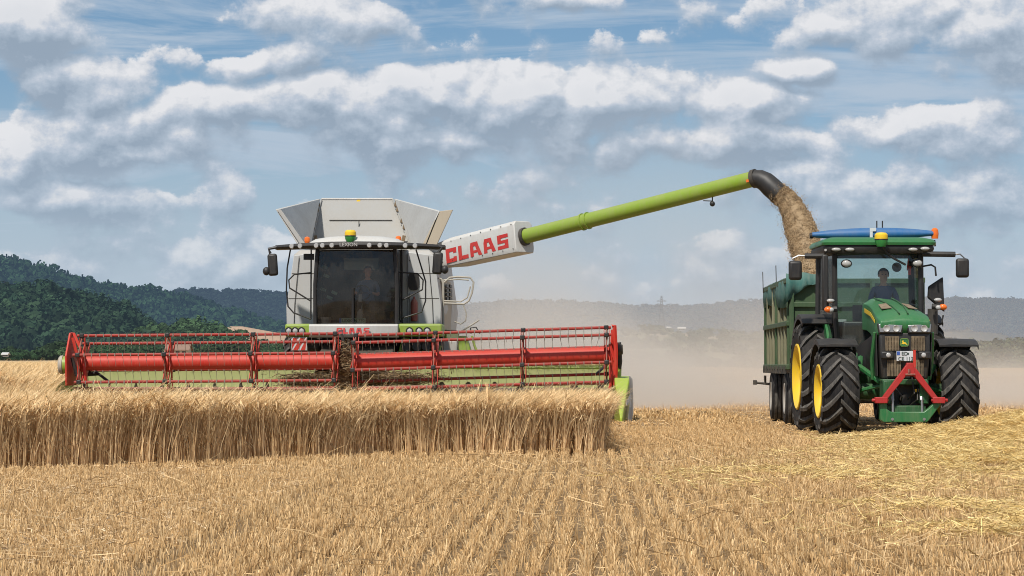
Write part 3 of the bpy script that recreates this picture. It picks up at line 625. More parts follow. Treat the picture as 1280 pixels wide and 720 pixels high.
for i in range(NT):
    px = -12 + 372 * (i + .5 * r.random()) / NT; D = 650 + 35 * r.random(); h = r.choice([4.5, 5.5, 6.5, 7.5, 6, 5])
    if px < 60: h *= .85
    if 196 < px < 250: h *= .45
    p = at(px, 450, D); zb = float(gz(p.x, D)); wdt = r.uniform(.9, 1.5); style = 'tall narrow' if wdt < 1.1 else 'round' if wdt < 1.3 else 'wide spreading'
    # photo-readable place along the hedge line
    if px < 84: place = 'beside the header'
    elif px < 208: place = 'behind leftmost reel bay'
    elif px < 318: place = 'behind second reel bay'
    else: place = 'behind third reel bay'
    nth = ['first', 'second', 'third', 'fourth', 'fifth', 'sixth', 'seventh', 'eighth', 'ninth', 'tenth', 'eleventh', 'twelfth', 'thirteenth', 'fourteenth', 'fifteenth', 'sixteenth', 'seventeenth', 'eighteenth']
    key = place; cnt = globals().setdefault('cnt_', {}); cnt[key] = cnt.get(key, 0) + 1
    t = empty('broadleaf_tree', (p.x, D, zb - .3), f'{style} tree at field edge, {nth[cnt[key]-1]} from left {place}', 'tree', 'trees along the far edge of the crop')
    for nm, me, mw in (('crown', crown_me[i % 5], wdt), ('trunk', trunk_me, 1.0)):
        c_ = bpy.data.objects.new(nm, me); C.objects.link(c_); c_.parent = t; c_.scale = (h * mw, h * mw, h); c_.rotation_euler.z = r.random() * 6
        if nm == 'crown': c_.location.z = -h * .06
# houses, farm sheds, pylons
M['brick'] = paint('cream_render', (.5, .43, .33), .8, .2); M['roof'] = paint('brown_red_tiles', (.2, .11, .085), .8, .2); M['shed'] = paint('pale_shed', (.5, .5, .49), .6, .1)
def house(name, px, py, D, L, Wd, hw, hr, label, wm='brick', rm='roof', rot=0, cat='house', group=None):
    p = at(px, py, D); rt = empty(name, (p.x, D, p.z), label, cat, group)
    b = MB(); b.bx(p.x - L / 2, p.x + L / 2, D - Wd / 2, D + Wd / 2, p.z, p.z + hw)
    b.add([(p.x - L / 2, D - Wd / 2, p.z + hw), (p.x - L / 2, D + Wd / 2, p.z + hw), (p.x - L / 2, D, p.z + hw + hr)], [(0, 1, 2)]); b.add([(p.x + L / 2, D - Wd / 2, p.z + hw), (p.x + L / 2, D + Wd / 2, p.z + hw), (p.x + L / 2, D, p.z + hw + hr)], [(0, 1, 2)])
    b.build('wall', wm, rt)
    q = MB(); e = .4
    for s in (-1, 1): q.slab([(p.x - L / 2 - e, D + s * (Wd / 2 + e), p.z + hw - .25), (p.x + L / 2 + e, D + s * (Wd / 2 + e), p.z + hw - .25), (p.x + L / 2 + e, D, p.z + hw + hr + .02), (p.x - L / 2 - e, D, p.z + hw + hr + .02)], (0, 0, .22))
    q.build('roof', rm, rt)
    for i in range(3):
        ww = MB(); x = p.x - L / 2 + L * (i + .7) / 3.4; ww.bx(x - .5, x + .5, D - Wd / 2 - .05, D - Wd / 2 + .01, p.z + hw * .35, p.z + hw * .75); ww.build('window', 'black', rt)
    return rt
house('farmhouse', 224, 446, 640, 5.6, 5, 1.9, 1.6, 'cream house with brown red roof among trees behind the reel')
house('shed', 7, 446, 640, 1.1, 2, .7, .25, 'tiny white shed between the trees at the left edge', 'shed', 'shed', cat='shed')
house('barn', 852, 413, 1660, 5, 4, 1.3, .9, 'long white barn on the hazy slope right of the pylon', 'shed', 'shed', cat='barn')
house('barn', 836, 412, 1680, 2.6, 3, 1.2, .6, 'smaller white barn just left of the long one on the hazy slope', 'shed', 'shed', cat='barn')
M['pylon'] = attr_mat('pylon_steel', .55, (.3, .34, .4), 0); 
def pylon(px, ytop, ybase, D, label):
    p = at(px, ybase, D); zt = at(px, ytop, D).z; H = zt - p.z; rt = empty('pylon', p, label, 'pylon', 'electricity pylons')
    def lat(n0, n1, w0, w1):
        b = MB()
        for s in (-1, 1):
            for q in (-1, 1): b.tube([p + Vector((s * w0, q * w0, n0 * H)), p + Vector((s * w1, q * w1, n1 * H))], .22, 4)
        m = 6
        for j in range(m):
            a, c_ = n0 + (n1 - n0) * j / m, n0 + (n1 - n0) * (j + 1) / m; wa, wc = w0 + (w1 - w0) * j / m, w0 + (w1 - w0) * (j + 1) / m
            for s in (-1, 1): b.tube([p + Vector((s * wa, -wa, a * H)), p + Vector((-s * wc, -wc, c_ * H))], .12, 4)
        return b
    lat(0, .6, 2.6, 1.0).build('tower_base', 'pylon', rt); lat(.6, 1, 1.0, .35).build('tower_head', 'pylon', rt)
    for z_, w_ in ((.72, 4.5), (.86, 3.4)):
        b = MB(); b.tube([p + Vector((-w_, 0, z_ * H)), p + Vector((w_, 0, z_ * H))], .22, 4); b.tube([p + Vector((-w_, 0, z_ * H)), p + Vector((0, 0, (z_ + .05) * H)), p + Vector((w_, 0, z_ * H))], .14, 4); b.build('crossarm', 'pylon', rt)
pylon(827, 370, 416, 1750, 'lattice electricity pylon rising above the dust between harvester and trailer')
pylon(623, 373, 400, 2300, 'faint far pylon above the header just right of the harvester')
# ================================================================== shared bits
def sub(o, name, mb, mats, **k): return mb.build(name, mats, o, **k)
def glyph(ch):
    if ch == 'C': return .92, [[(0, 0), (.3, 0), (.3, 1), (0, 1)], [(.3, 0), (.92, 0), (.92, .27), (.3, .27)], [(.3, .74), (.92, .74), (.92, 1), (.3, 1)], [(.64, .62), (.92, .62), (.92, .74), (.64, .74)], [(.64, .27), (.92, .27), (.92, .36), (.64, .36)]]
    if ch == 'L': return .85, [[(0, 0), (.3, 0), (.3, 1), (0, 1)], [(.3, 0), (.85, 0), (.85, .27), (.3, .27)]]
    if ch == 'A': return 1.0, [[(0, 0), (.28, 0), (.28, .72), (0, .72)], [(0, .72), (.72, .72), (.66, 1), (.08, 1)], [(.70, 0), (1.0, 0), (.72, .72), (.44, .72)], [(.28, .24), (.607, .24), (.545, .42), (.28, .42)]]
    if ch == 'S': return .9, [[(0, .76), (.9, .76), (.9, 1), (0, 1)], [(0, .6), (.3, .6), (.3, .76), (0, .76)], [(0, .4), (.9, .4), (.9, .6), (0, .6)], [(.6, .24), (.9, .24), (.9, .4), (.6, .4)], [(0, 0), (.9, 0), (.9, .24), (0, .24)]]
def letters(word, org, ux, uy, h, parent, mat, gap=.16, wide=1.0, shear=.12, off=None):
    """raised block letters: org lower left, ux along the word, uy up the letter"""
    ux = Vector(ux).normalized(); uy = Vector(uy).normalized(); nn = ux.cross(uy).normalized()
    x = 0
    for ch in word:
        w_, ps = glyph(ch); b = MB()
        for p in ps:
            pts = [Vector(org) + ux * ((x + a * wide + shear * c_) * h) + uy * (c_ * h) + nn * .004 for a, c_ in p]
            b.add(pts, [tuple(range(len(pts)))])
        o = b.build('letter', mat, parent); tag(o, 'red capital letter ' + ch) if mat == 'redletter' else None
        x += w_ * wide + gap
def text(word, org, ux, uy, h, parent, mat, name='lettering'):
    cu = bpy.data.curves.new('t', 'FONT'); cu.body = word; cu.size = 1; cu.resolution_u = 3; cu.offset = .012
    to = bpy.data.objects.new('t', cu); C.objects.link(to); bpy.context.view_layer.update()
    me = bpy.data.meshes.new_from_object(to.evaluated_get(bpy.context.evaluated_depsgraph_get())); bpy.data.objects.remove(to)
    ux = Vector(ux).normalized(); uy = Vector(uy).normalized(); nn = ux.cross(uy); off = wloc(parent)
    for v in me.vertices: v.co = Vector(org) - off + ux * v.co.x * h + uy * v.co.y * h + nn * .004
    me.materials.clear(); me.materials.append(M[mat]); o = bpy.data.objects.new(name, me); C.objects.link(o); o.parent = parent; return o
def tyre(c, Rr, w, rim, lugs=20, lug=True, side=1, style='tractor'):
    """returns tyre MB and rim MB around an axle along X; side=+1 outer face at +X"""
    b = MB(); cx = 0; h = Rr - rim; hw = w / 2
    tr = Rr - (.058 if lug else 0)
    prof = [(rim, -hw * .72), (rim + h * .12, -hw * .92), (rim + h * .45, -hw), (rim + h * .78, -hw * .97), (tr - .035, -hw * .9), (tr, -hw * .62), (tr + .006, 0), (tr, hw * .62), (tr - .035, hw * .9), (rim + h * .78, hw * .97), (rim + h * .45, hw), (rim + h * .12, hw * .92), (rim, hw * .72)]
    b.lathe(prof, c, 'x', 56, 0)
    C0 = Vector(c)
    if lug:
        sk = w * .56 / Rr; dth = math.tau / lugs
        for i in range(lugs):
            for s in (-1, 1):
                th0 = dth * (i + (.5 if s > 0 else 0)); rings = []
                for t in np.linspace(-.05, 1.06, 8):
                    x = s * t * hw * .97; th = th0 - sk * max(t, 0) ** .9; lw = (.066 + .016 * t) / Rr
                    base = tr - .02 if t < .7 else tr - .02 - (t - .7) * .22
                    top = Rr if t < .8 else Rr - (t - .8) * .38
                    q = [(base, th - lw * .72), (top, th - lw * .5), (top, th + lw * .5), (base, th + lw * .72)]
                    rings.append([C0 + Vector((x, -r_ * math.cos(a), r_ * math.sin(a))) for r_, a in q])
                b.loft(rings, 1)
    elif style == 'road':
        for x in (-.3, -.1, .1, .3):
            b.lathe([(tr + .001, x * w - .03), (tr + .016, x * w - .025), (tr + .016, x * w + .025), (tr + .001, x * w + .03)], c, 'x', 48, 1)
    rm = MB(); s = side
    rm.lathe([(rim + .03, s * hw * .78), (rim + .035, s * hw * .97), (rim + .01, s * hw * 1.0), (rim - .03, s * hw * .88), (rim * .86, s * hw * .72), (rim * .8, s * hw * .5), (rim * .35, s * hw * .40), (rim * .3, s * hw * .6), (.001, s * hw * .65)], c, 'x', 40)
    rm.lathe([(rim + .02, -s * hw * .75), (rim - .04, -s * hw * .6), (rim * .8, -s * hw * .3), (rim * .8, s * hw * .1)], c, 'x', 40)
    return b, rm
def wheel(parent, c, Rr, w, rim, rimmat, lugs=20, lug=True, side=1, label=None, style='tractor'):
    h = MB(); h.lathe([(.001, -.02), (rim * .26, -.02), (rim * .26, side * w * .32), (rim * .2, side * w * .37), (.001, side * w * .37)], c, 'x', 20)
    for i in range(8):
        a = math.tau * i / 8; p = Vector(c) + Vector((side * w * .2, math.cos(a) * rim * .33, math.sin(a) * rim * .33)); h.tube([p - Vector((.03, 0, 0)), p + Vector((.03, 0, 0))], .018, 6)
    o = h.build('wheel', 'dark' if rimmat != 'yellow' else 'dark', parent)
    if label: tag(o, label)
    t, r_ = tyre(c, Rr, w, rim, lugs, lug, side, style)
    t.build('tyre', ['rubber', 'lug'], o, ang=28); r_.build('rim', rimmat, o, ang=50); return o
def person(parentless_loc, name, label, seat, head_to, shirt, height_k=1.0, hands=None, hair='hair'):
    """seated figure facing -Y; seat = hip point; one skinned body"""
    hx, hy, hz = seat; k = height_k
    J = {}; V = []; E = []; Rd = []
    def j(n_, x, y, z, r_, par=None):
        J[n_] = len(V); V.append((hx + x * k, hy + y * k, hz + z * k)); Rd.append((r_ * k, r_ * k * .9))
        if par is not None: E.append((J[par], J[n_]))
    j('pelvis', 0, 0, 0, .15); j('waist', 0, .02, .16, .135, 'pelvis'); j('chest', 0, 0, .36, .16, 'waist'); j('upper', 0, -.01, .46, .13, 'chest')
    j('neck', 0, -.02, .55, .055, 'upper'); j('neck2', 0, -.03, .61, .055, 'neck'); j('skull1', 0, -.04, .68, .082, 'neck2'); j('skull2', 0, -.03, .76, .092, 'skull1'); j('skull3', 0, -.02, .81, .07, 'skull2')
    for s in (-1, 1):
        q = 'l' if s < 0 else 'r'
        j('sh' + q, s * .17, 0, .46, .072, 'upper'); j('ua' + q, s * .225, -.04, .36, .056, 'sh' + q); j('el' + q, s * .25, -.12, .20, .044, 'ua' + q)
        hp = hands[0 if s < 0 else 1] if hands else (s * .16, -.42, .22)
        e = V[J['el' + q]]; j('fa' + q, (hp[0] + (e[0] - hx) / k) / 2, (hp[1] + (e[1] - hy) / k) / 2, (hp[2] + (e[2] - hz) / k) / 2, .036, 'el' + q)
        j('wr' + q, *hp, .026, 'fa' + q); dx, dy, dz = hp
        j('pm' + q, dx - s * .015, dy - .05, dz + .01, .036, 'wr' + q); j('pn' + q, dx - s * .02, dy - .085, dz + .005, .032, 'pm' + q)
        for f in range(4):
            fx = dx - s * .02 + (f - 1.5) * .02
            j(f'f{f}a' + q, fx, dy - .115, dz + .008, .0095, 'pn' + q); j(f'f{f}b' + q, fx, dy - .135 + .004 * abs(f - 1), dz - .018, .009, f'f{f}a' + q); j(f'f{f}c' + q, fx, dy - .12, dz - .04, .008, f'f{f}b' + q)
        j('th1' + q, dx - s * .055, dy - .06, dz + .005, .011, 'pm' + q); j('th2' + q, dx - s * .06, dy - .095, dz - .005, .009, 'th1' + q)
        j('hip' + q, s * .1, -.05, -.03, .095, 'pelvis'); j('kn' + q, s * .15, -.45, .02, .065, 'hip' + q); j('ca' + q, s * .15, -.47, -.16, .055, 'kn' + q); j('an' + q, s * .15, -.45, -.40, .04, 'ca' + q); j('ft' + q, s * .16, -.58, -.44, .038, 'an' + q)
    me = bpy.data.meshes.new('t'); me.from_pydata(V, E, []); o = bpy.data.objects.new('t', me); C.objects.link(o)
    sk = o.modifiers.new('s', 'SKIN'); ss = o.modifiers.new('u', 'SUBSURF'); ss.levels = 2; ss.render_levels = 2
    for i, v in enumerate(me.skin_vertices[0].data): v.radius = Rd[i]; v.use_root = (i == 0)
    bpy.context.view_layer.update(); m2 = bpy.data.meshes.new_from_object(o.evaluated_get(bpy.context.evaluated_depsgraph_get())); bpy.data.objects.remove(o)
    root = Vector((hx, hy, hz - .45 * k)); m2.materials.clear()
    for q in ('skin', shirt, 'trouser', 'black'): m2.materials.append(M[q])
    # face relief: brow, nose, lips, chin, eye sockets pushed on the head
    for v in m2.vertices:
        x, y, z = (v.co.x - hx) / k, (v.co.y - hy) / k, (v.co.z - hz) / k
        if z > .62 and y < -.06:
            def bump(px_, pz_, rx, rz, a): return a * math.exp(-((x - px_) / rx) ** 2 - ((z - pz_) / rz) ** 2)
            d = bump(0, .705, .014, .022, .024) + bump(0, .672, .026, .006, .006) + bump(0, .645, .025, .012, .01) - bump(-.032, .735, .016, .011, .01) - bump(.032, .735, .016, .011, .01) + bump(0, .755, .06, .01, .004)
            v.co.y -= d * k
    for p in m2.polygons:
        c_ = p.center; x, y, z = (c_.x - hx) / k, (c_.y - hy) / k, (c_.z - hz) / k
        arm = math.dist((x, y, z), (x, 0, z))
        mi = 0 if z > .535 else 2 if z < -.0 or (z < .12 and y < -.2 and abs(x) < .24 and z < .07) else 1
        if mi == 1 and abs(x) > .13 and y < -.13: mi = 0
        if z < -.36: mi = 3
        p.material_index = mi; p.use_smooth = True
    for v in m2.vertices: v.co -= root
    b = bpy.data.objects.new(name, m2); C.objects.link(b); b.location = root; tag(b, label, 'person')
    h = MB(); h.ball((hx, hy + .0 * k, hz + .785 * k), .1 * k, 0, 16, (.95, 1.08, .8)) if False else None
    rings = []
    for i in range(7):
        th = math.pi * .58 * i / 6; rr = .104 * k * math.sin(max(th, .05)); zz = hz + k * (.745 + .112 * math.cos(th)); front = .35 if th > .9 else 1
        rings.append([Vector((hx + rr * math.cos(a), hy - .022 * k + rr * (math.sin(a) if math.sin(a) > 0 else math.sin(a) * front * (.95 if th < .9 else .2)) * 1.05, zz)) for a in np.linspace(0, math.tau, 20, endpoint=False)])
    h.loft(rings); h.build('hair', hair, b)
    for s in (-1, 1):
        e = MB(); e.ball((hx + s * .09 * k, hy - .03 * k, hz + .715 * k), .022 * k, 0, 8, (.4, .8, 1.3)); e.build('ear', 'skin', b)
        e = MB(); e.ball((hx + s * .032 * k, hy - .108 * k, hz + .735 * k), .011 * k, 0, 8, (1, .6, .7)); e.build('eye', 'black', b)
    return b

# ================================================================== combine harvester
CX = -5.22
hv = empty('combine_harvester', (CX, 55, 0), 'large grey and lime combine harvester with a wide red header reel and raised unloading auger', 'combine harvester')
Y0 = 54.5   # windscreen plane
def hb(name, mb, mats, par=None, **k): return mb.build(name, mats, par or hv, **k)
# body
b = MB(); zt, zb = 3.86, 2.02
b.loft([[Vector((CX + x * .97, 56.0, zb)), Vector((CX + x * .97, 63.2, zb)), Vector((CX - x * .97, 63.2, zb)), Vector((CX - x * .97, 56.0, zb))] for x in (-1.80,)] +
       [[Vector((CX + x, 55.96, zb + .5)), Vector((CX + x, 63.2, zb + .5)), Vector((CX - x, 63.2, zb + .5)), Vector((CX - x, 55.96, zb + .5))] for x in (-1.80,)] +
       [[Vector((CX + x, 56.0, zt - .12)), Vector((CX + x, 63.0, zt - .12)), Vector((CX - x, 63.0, zt - .12)), Vector((CX - x, 56.0, zt - .12))] for x in (-1.64,)] +
       [[Vector((CX + x, 56.1, zt)), Vector((CX + x, 62.9, zt)), Vector((CX - x, 62.9, zt)), Vector((CX - x, 56.1, zt))] for x in (-1.52,)])
hb('body_shell', b, 'silver', bevel=.05)
# white front panels beside the cab, with seam lines
for s in (-1, 1):
    b = MB(); b.slab([(CX + s * 1.02, 55.93, 2.06), (CX + s * 1.79, 55.93, 2.06), (CX + s * 1.80, 55.93, 2.55), (CX + s * 1.63, 55.93, 3.72), (CX + s * 1.02, 55.93, 3.80)], (0, .05, 0))
    o = hb('front_panel', b, 'panel', bevel=.015)
    q = MB(); q.tube([(CX + s * 1.62, 55.90, 2.08), (CX + s * 1.60, 55.90, 2.6), (CX + s * 1.50, 55.90, 3.70)], .008, 5); hb('seam', q, 'dark', o)
for s in (-1, 1):
    for z_ in (2.72, 3.3):
        q = MB(); q.tube([(CX + s * 1.04, 55.925, z_), (CX + s * (1.78 - .13 * (z_ - 2.5)), 55.925, z_)], .006, 4); hb('seam', q, 'dark')
    for z_ in (2.2, 3.1): q = MB(); q.box((CX + s * 1.12, 55.91, z_), (.05, .03, .14)); hb('latch', q, 'black', bevel=.008)
    for i_ in range(6): q = MB(); q.tube([(CX + s * 1.07, 55.93, 2.2 + .28 * i_), (CX + s * 1.07, 55.91, 2.2 + .28 * i_)], .012, 6); hb('bolt', q, 'dark')
# rear hood and underbody
b = MB(); b.bx(CX - 1.45, CX + 1.45, 63.2, 64.6, 1.5, 3.3); hb('rear_hood', b, 'lime', bevel=.2)
b = MB(); b.bx(CX - 1.15, CX + 1.15, 56.2, 63.6, 1.0, 2.05); b.bx(CX - .9, CX + .9, 55.3, 57, 1.5, 2.1); hb('chassis', b, 'dark', bevel=.05)
# side skirts green
for s in (-1, 1):
    b = MB(); b.slab([(CX + s * 1.78, 57.5, 1.25), (CX + s * 1.78, 63.0, 1.25), (CX + s * 1.78, 63.0, 2.02), (CX + s * 1.78, 57.5, 2.02)], (s * .06, 0, 0)); hb('side_skirt', b, 'lime', bevel=.02)
# grain tank extensions
def flap(pts, th, m='tank_shade_lift', nm='tank_flap'):
    b = MB(); b.slab(pts, th); o = hb(nm, b, m, bevel=.008); return o
fl, fr_ = at(378, 304, 57), at(529, 304, 57); rl, rr_ = at(388, 300, 60.6), at(515, 300, 60.6)
FL, FR = at(347, 262, 57), at(548, 264, 57); RL, RR = at(402, 249, 61.6), at(491, 249, 61.6)
rl.z -= .25; rr_.z -= .25; fl.z -= .15; fr_.z -= .15
o = flap([rl, rr_, RR, RL], (0, .05, 0), 'tank')
q = MB(); mid = (rl + rr_ + RL + RR) / 4
q.tube([RL.lerp(rl, .42).lerp(RR.lerp(rr_, .42), .15) + Vector((0, -.03, 0)), RL.lerp(rl, .42).lerp(RR.lerp(rr_, .42), .9) + Vector((0, -.03, 0))], .012, 5); q.tube([mid + Vector((0, -.05, .1)), mid + Vector((0, -.03, -.6))], .012, 5); hb('seam', q, 'dark', o)
q = MB(); q.tube([RL, RR], .035, 6); hb('rim', q, 'silver', o)
q = MB(); q.box(RL.lerp(RR, .52) + Vector((0, -.04, -.12)), (.09, .01, .2)); hb('sticker', q, 'yellow', o)
GL, GR = RL.lerp(FL, .05), RR.lerp(FR, .05)
o1 = flap([rl, RL + Vector((-.03, -.03, 0)), FL, fl], (-.05, 0, .01), 'tank_shade_lift'); o2 = flap([rr_, RR + Vector((.03, -.03, 0)), FR, fr_], (.05, 0, .01), 'tank_shade_lift')
for s, a0, a1, ob in ((-1, rl, RL, o1), (1, rr_, RR, o2)):
    q = MB(); q.tube([a0 + Vector((0, -.06, 0)), a1 + Vector((0, -.06, 0))], .022, 6); hb('hinge', q, 'tank', ob)
    for t in (.12, .22, .45, .58, .80, .90):
        q = MB(); q.box(a0.lerp(a1, t) + Vector((s * (.05 if t not in (.22, .6) else -.09), -.16, 0)), (.085, .04, .15), rot=Matrix.Rotation(.2 * s, 3, 'Y')); hb('bracket', q, 'rust', ob, bevel=.01)
# broad edge frames on the side flaps
e1, e2 = at(549, 264, 57), at(566, 262, 57); g1, g2 = at(528, 306, 57), at(546, 306, 57); 
b = MB(); b.slab([g1, g2, e2, e1], (0, .12, 0)); hb('flap_edge', b, 'edge', bevel=.01)
b = MB(); b.slab([at(374, 304, 56.95), at(381, 304, 56.95), at(351, 262, 56.95), at(346, 262, 56.95)], (0, .08, 0)); hb('flap_edge', b, 'silver', bevel=.01)
b = MB(); b.slab([fl + Vector((0, 0, -.4)), fr_ + Vector((0, 0, -.4)), fr_ + Vector((0, 0, -.1)), fl + Vector((0, 0, -.1))], (0, .06, 0)); hb('tank_front', b, 'tank')
# cab: floor, rear wall with window, frame posts, roof
xl, xr = at(394, 350, Y0).x, at(496, 350, Y0).x; zc0, zc1 = 2.10, 3.80
b = MB(); b.bx(xl + .03, xr - .03, Y0 + .02, 55.9, zc0 - .10, zc0 - .02); hb('cab_floor', b, 'black')
b = MB(); zr0, zr1 = at(0, 338, 55.9).z, at(0, 323, 55.9).z; wx0, wx1 = at(431, 0, 55.9).x, at(474, 0, 55.9).x
for x0, x1, z0, z1 in ((xl, wx0, zc0, zc1), (wx1, xr, zc0, zc1), (wx0, wx1, zc0, zr0), (wx0, wx1, zr1, zc1)): b.bx(x0, x1, 55.85, 55.91, z0, z1)
hb('cab_rear_wall', b, 'seat'); 
b = MB(); b.bx(wx0, wx1, 55.87, 55.89, zr0, zr1); M['rearpane'] = paint('pale_rear_pane', (.34, .42, .38), .4, .1); hb('rear_window', b, 'rearpane')
for s, x in ((-1, xl), (1, xr)):
    b = MB(); b.tube([(x, Y0, zc0 - .05), (x - s * .0, Y0 - .02, 3.0), (x + s * -.05, Y0 + .02, zc1 + .05)], .045, 8); hb('cab_post', b, 'black')
    b = MB(); b.bx(x - .03, x + .03, 55.6, 55.92, zc0, zc1); b.bx(x - .03, x + .03, Y0, 55.9, zc0 - .05, zc0 + .06); hb('cab_frame', b, 'black')
    b = MB(); b.slab([(x, Y0 + .05, zc0 + .06), (x, 55.6, zc0 + .06), (x, 55.6, zc1), (x, Y0 + .05, zc1)], (.006, 0, 0)); hb('side_window', b, 'glassd')
# curved windscreen
b = MB(); rings = []
for i in range(11):
    u = i / 10; x = xl + .03 + (xr - xl - .06) * u; bow = -.20 * (1 - (2 * u - 1) ** 2)
    rings.append([Vector((x, Y0 + bow + .02, zc0)), Vector((x, Y0 + bow - .04, zc0 + .8)), Vector((x + (.5 - u) * .06, Y0 + bow + .03, zc1 + .02))])
b.loft(rings, caps=False, closed=False); hb('windscreen', b, 'glassd')
# roof with visor
b = MB(); x0, x1 = at(388, 0, Y0).x, at(503, 0, Y0).x
prof = [(0, .0), (.06, .07), (.22, .115), (.5, .135), (.78, .115), (.94, .07), (1, 0)]
mid_ = (x0 + x1) / 2
def rring(y, zs, k_, lift=0): return [Vector((mid_ + (u - .5) * (x1 - x0) * k_, y + .25 * abs(2 * u - 1) ** 2 * (zs < 1.01), 3.93 + z * zs + lift)) for u, z in prof] + [Vector((mid_ + (x1 - x0) * .5 * k_, y + .25, 3.87)), Vector((mid_ - (x1 - x0) * .5 * k_, y + .25, 3.87))]
b.loft([rring(Y0 - .42, .15, .98), rring(Y0 - .28, .7, 1.0, .02), rring(Y0 - .05, 1.0, 1.0, .035), rring(Y0 + .5, 1.2, 1.0, .04), rring(Y0 + 1.5, 1.2, 1.0, .03)])
hb('roof', b, 'white', bevel=.02)
def visy(u): return Y0 - .42 + .55 * abs(u) ** 2.0
vx0, vx1 = at(344, 0, Y0).x, at(556, 0, Y0).x; vm = (vx0 + vx1) / 2; vh = (vx1 - vx0) / 2
b = MB(); rings = []
for i in range(25):
    u = -1 + i / 12; x = vm + u * vh; y = visy(u); zc = 3.875 - .03 * u * u; th = .075 * (1 - .35 * u * u)
    rings.append([Vector((x, y, zc + th)), Vector((x, y - .06, zc)), Vector((x, y, zc - th)), Vector((x, y + .35, zc - th)), Vector((x, y + .35, zc + th))])
b.loft(rings); vis = hb('roof_visor', b, 'black', bevel=.01)
for px in (363, 374, 403, 395, 415, 462, 475, 483, 506, 518):
    x = at(px, 0, 54).x; u = (x - vm) / vh; y = visy(u) - .075; q = MB(); q.lathe([(.001, -.03), (.045, -.03), (.055, 0), (.06, .05), (.001, .06)], (x, y, 3.86), 'y', 14); hb('work_lamp', q, 'lens', vis)
text('LEXION', (at(425, 0, 54).x, visy(0) - .10, 3.838), (1, 0, 0), (0, 0, 1), .115, hv, 'silver')
def beacon(px, py, D, par, s=1.0):
    p = at(px, py, D); q = MB(); q.lathe([(.001, -.09), (.05, -.09), (.055, -.05), (.062, -.045), (.07, 0), (.06, .055), (.03, .075), (.001, .078)], p, 'z', 14); return hb('beacon', q, 'orange', par)
beacon(384, 300, 55.2, hv); beacon(498, 299, 55.2, hv)
def globe(p, par, s=1.0):
    q = MB(); q.lathe([(.001, -.13 * s), (.08 * s, -.13 * s), (.115 * s, -.06 * s), (.12 * s, .0)], p, 'z', 18, 0); q.lathe([(.12 * s, .0), (.125 * s, .02 * s), (.12 * s, .09 * s), (.09 * s, .125 * s), (.001, .135 * s)], p, 'z', 18, 1)
    q.lathe([(.122 * s, -.012 * s), (.126 * s, 0), (.122 * s, .012 * s)], p, 'z', 18, 2); return q.build('satellite_receiver', ['globe', 'yellow', 'black'], par)
globe(at(438, 295, 54.15), hv, 1.05)
# mirrors
for s, arm, box_, ball_ in ((-1, [(346, 309), (336, 311), (338, 317)], (341, 331), (333, 339)), (1, [(548, 308), (553, 309), (548, 316)], (547, 329), (556, 337))):
    b = MB(); b.tube([at(*p, 54.45) for p in arm], .035, 8); a_ = hb('mirror_arm', b, 'black')
    b = MB(); p = at(*box_, 54.4); b.box(p, (.22, .12, .50), rot=Matrix.Rotation(R(4 * s), 3, 'Y')); hb('mirror', b, 'black', a_, bevel=.05)
    b = MB(); b.ball(at(*ball_, 54.4), .085, 0, 12, (1, 1, 1.15)); hb('mirror', b, 'black', a_)
# guard rails of the cab, thin black
def rail(pts, D, r_=.018, m='black', nm='hand_rail', par=None):
    b = MB(); b.tube([at(*p, D) if len(p) == 2 else at(p[0], p[1], p[2]) for p in pts], r_, 7); return hb(nm, b, m, par)
rail([(363, 312), (359, 335), (358, 362), (360, 383), (367, 391), (389, 399)], 54.8); rail([(389, 312), (388.5, 399)], 54.8)
rail([(388, 341), (368, 343), (361, 350), (362, 360), (388, 376)], 54.8); rail([(520, 312), (527, 335), (532, 352), (532, 376), (527, 390), (502, 398)], 54.8)
rail([(502, 312), (503, 340), (502, 398)], 54.8); rail([(496, 340), (522, 342), (529, 350), (528, 362), (503, 375)], 54.8); rail([(493, 312), (499, 350), (500, 400)], 54.7)
b = MB(); p = at(386, 321, 54.7); b.box(p, (.24, .04, .14)); hb('lamp_panel', b, 'black', bevel=.01)
# oval hatch, fire extinguisher, wiper
b = MB(); p = at(517, 352, 55.9); pts = [p + Vector((.13 * math.copysign(abs(math.cos(a)) ** .6, math.cos(a)), -.012, .2 * math.copysign(abs(math.sin(a)) ** .6, math.sin(a)))) for a in np.linspace(0, math.tau, 24, endpoint=False)]
b.slab(pts, (0, .02, 0)); hb('air_inlet', b, 'black')
b = MB(); p = at(518, 386, 55.9); b.box(p, (.24, .05, .72)); o = hb('extinguisher_recess', b, 'silver', bevel=.03)
b = MB(); b.lathe([(.001, -.27), (.07, -.27), (.08, -.24), (.08, .16), (.05, .23), (.02, .25), (.02, .3), (.001, .3)], p + Vector((0, -.08, -.02)), 'z', 14); hb('fire_extinguisher', b, 'ext_red', o)
b = MB(); b.tube([at(441, 404, 54.2), at(441, 360, 54.15)], .03, 6); hb('wiper', b, 'black')
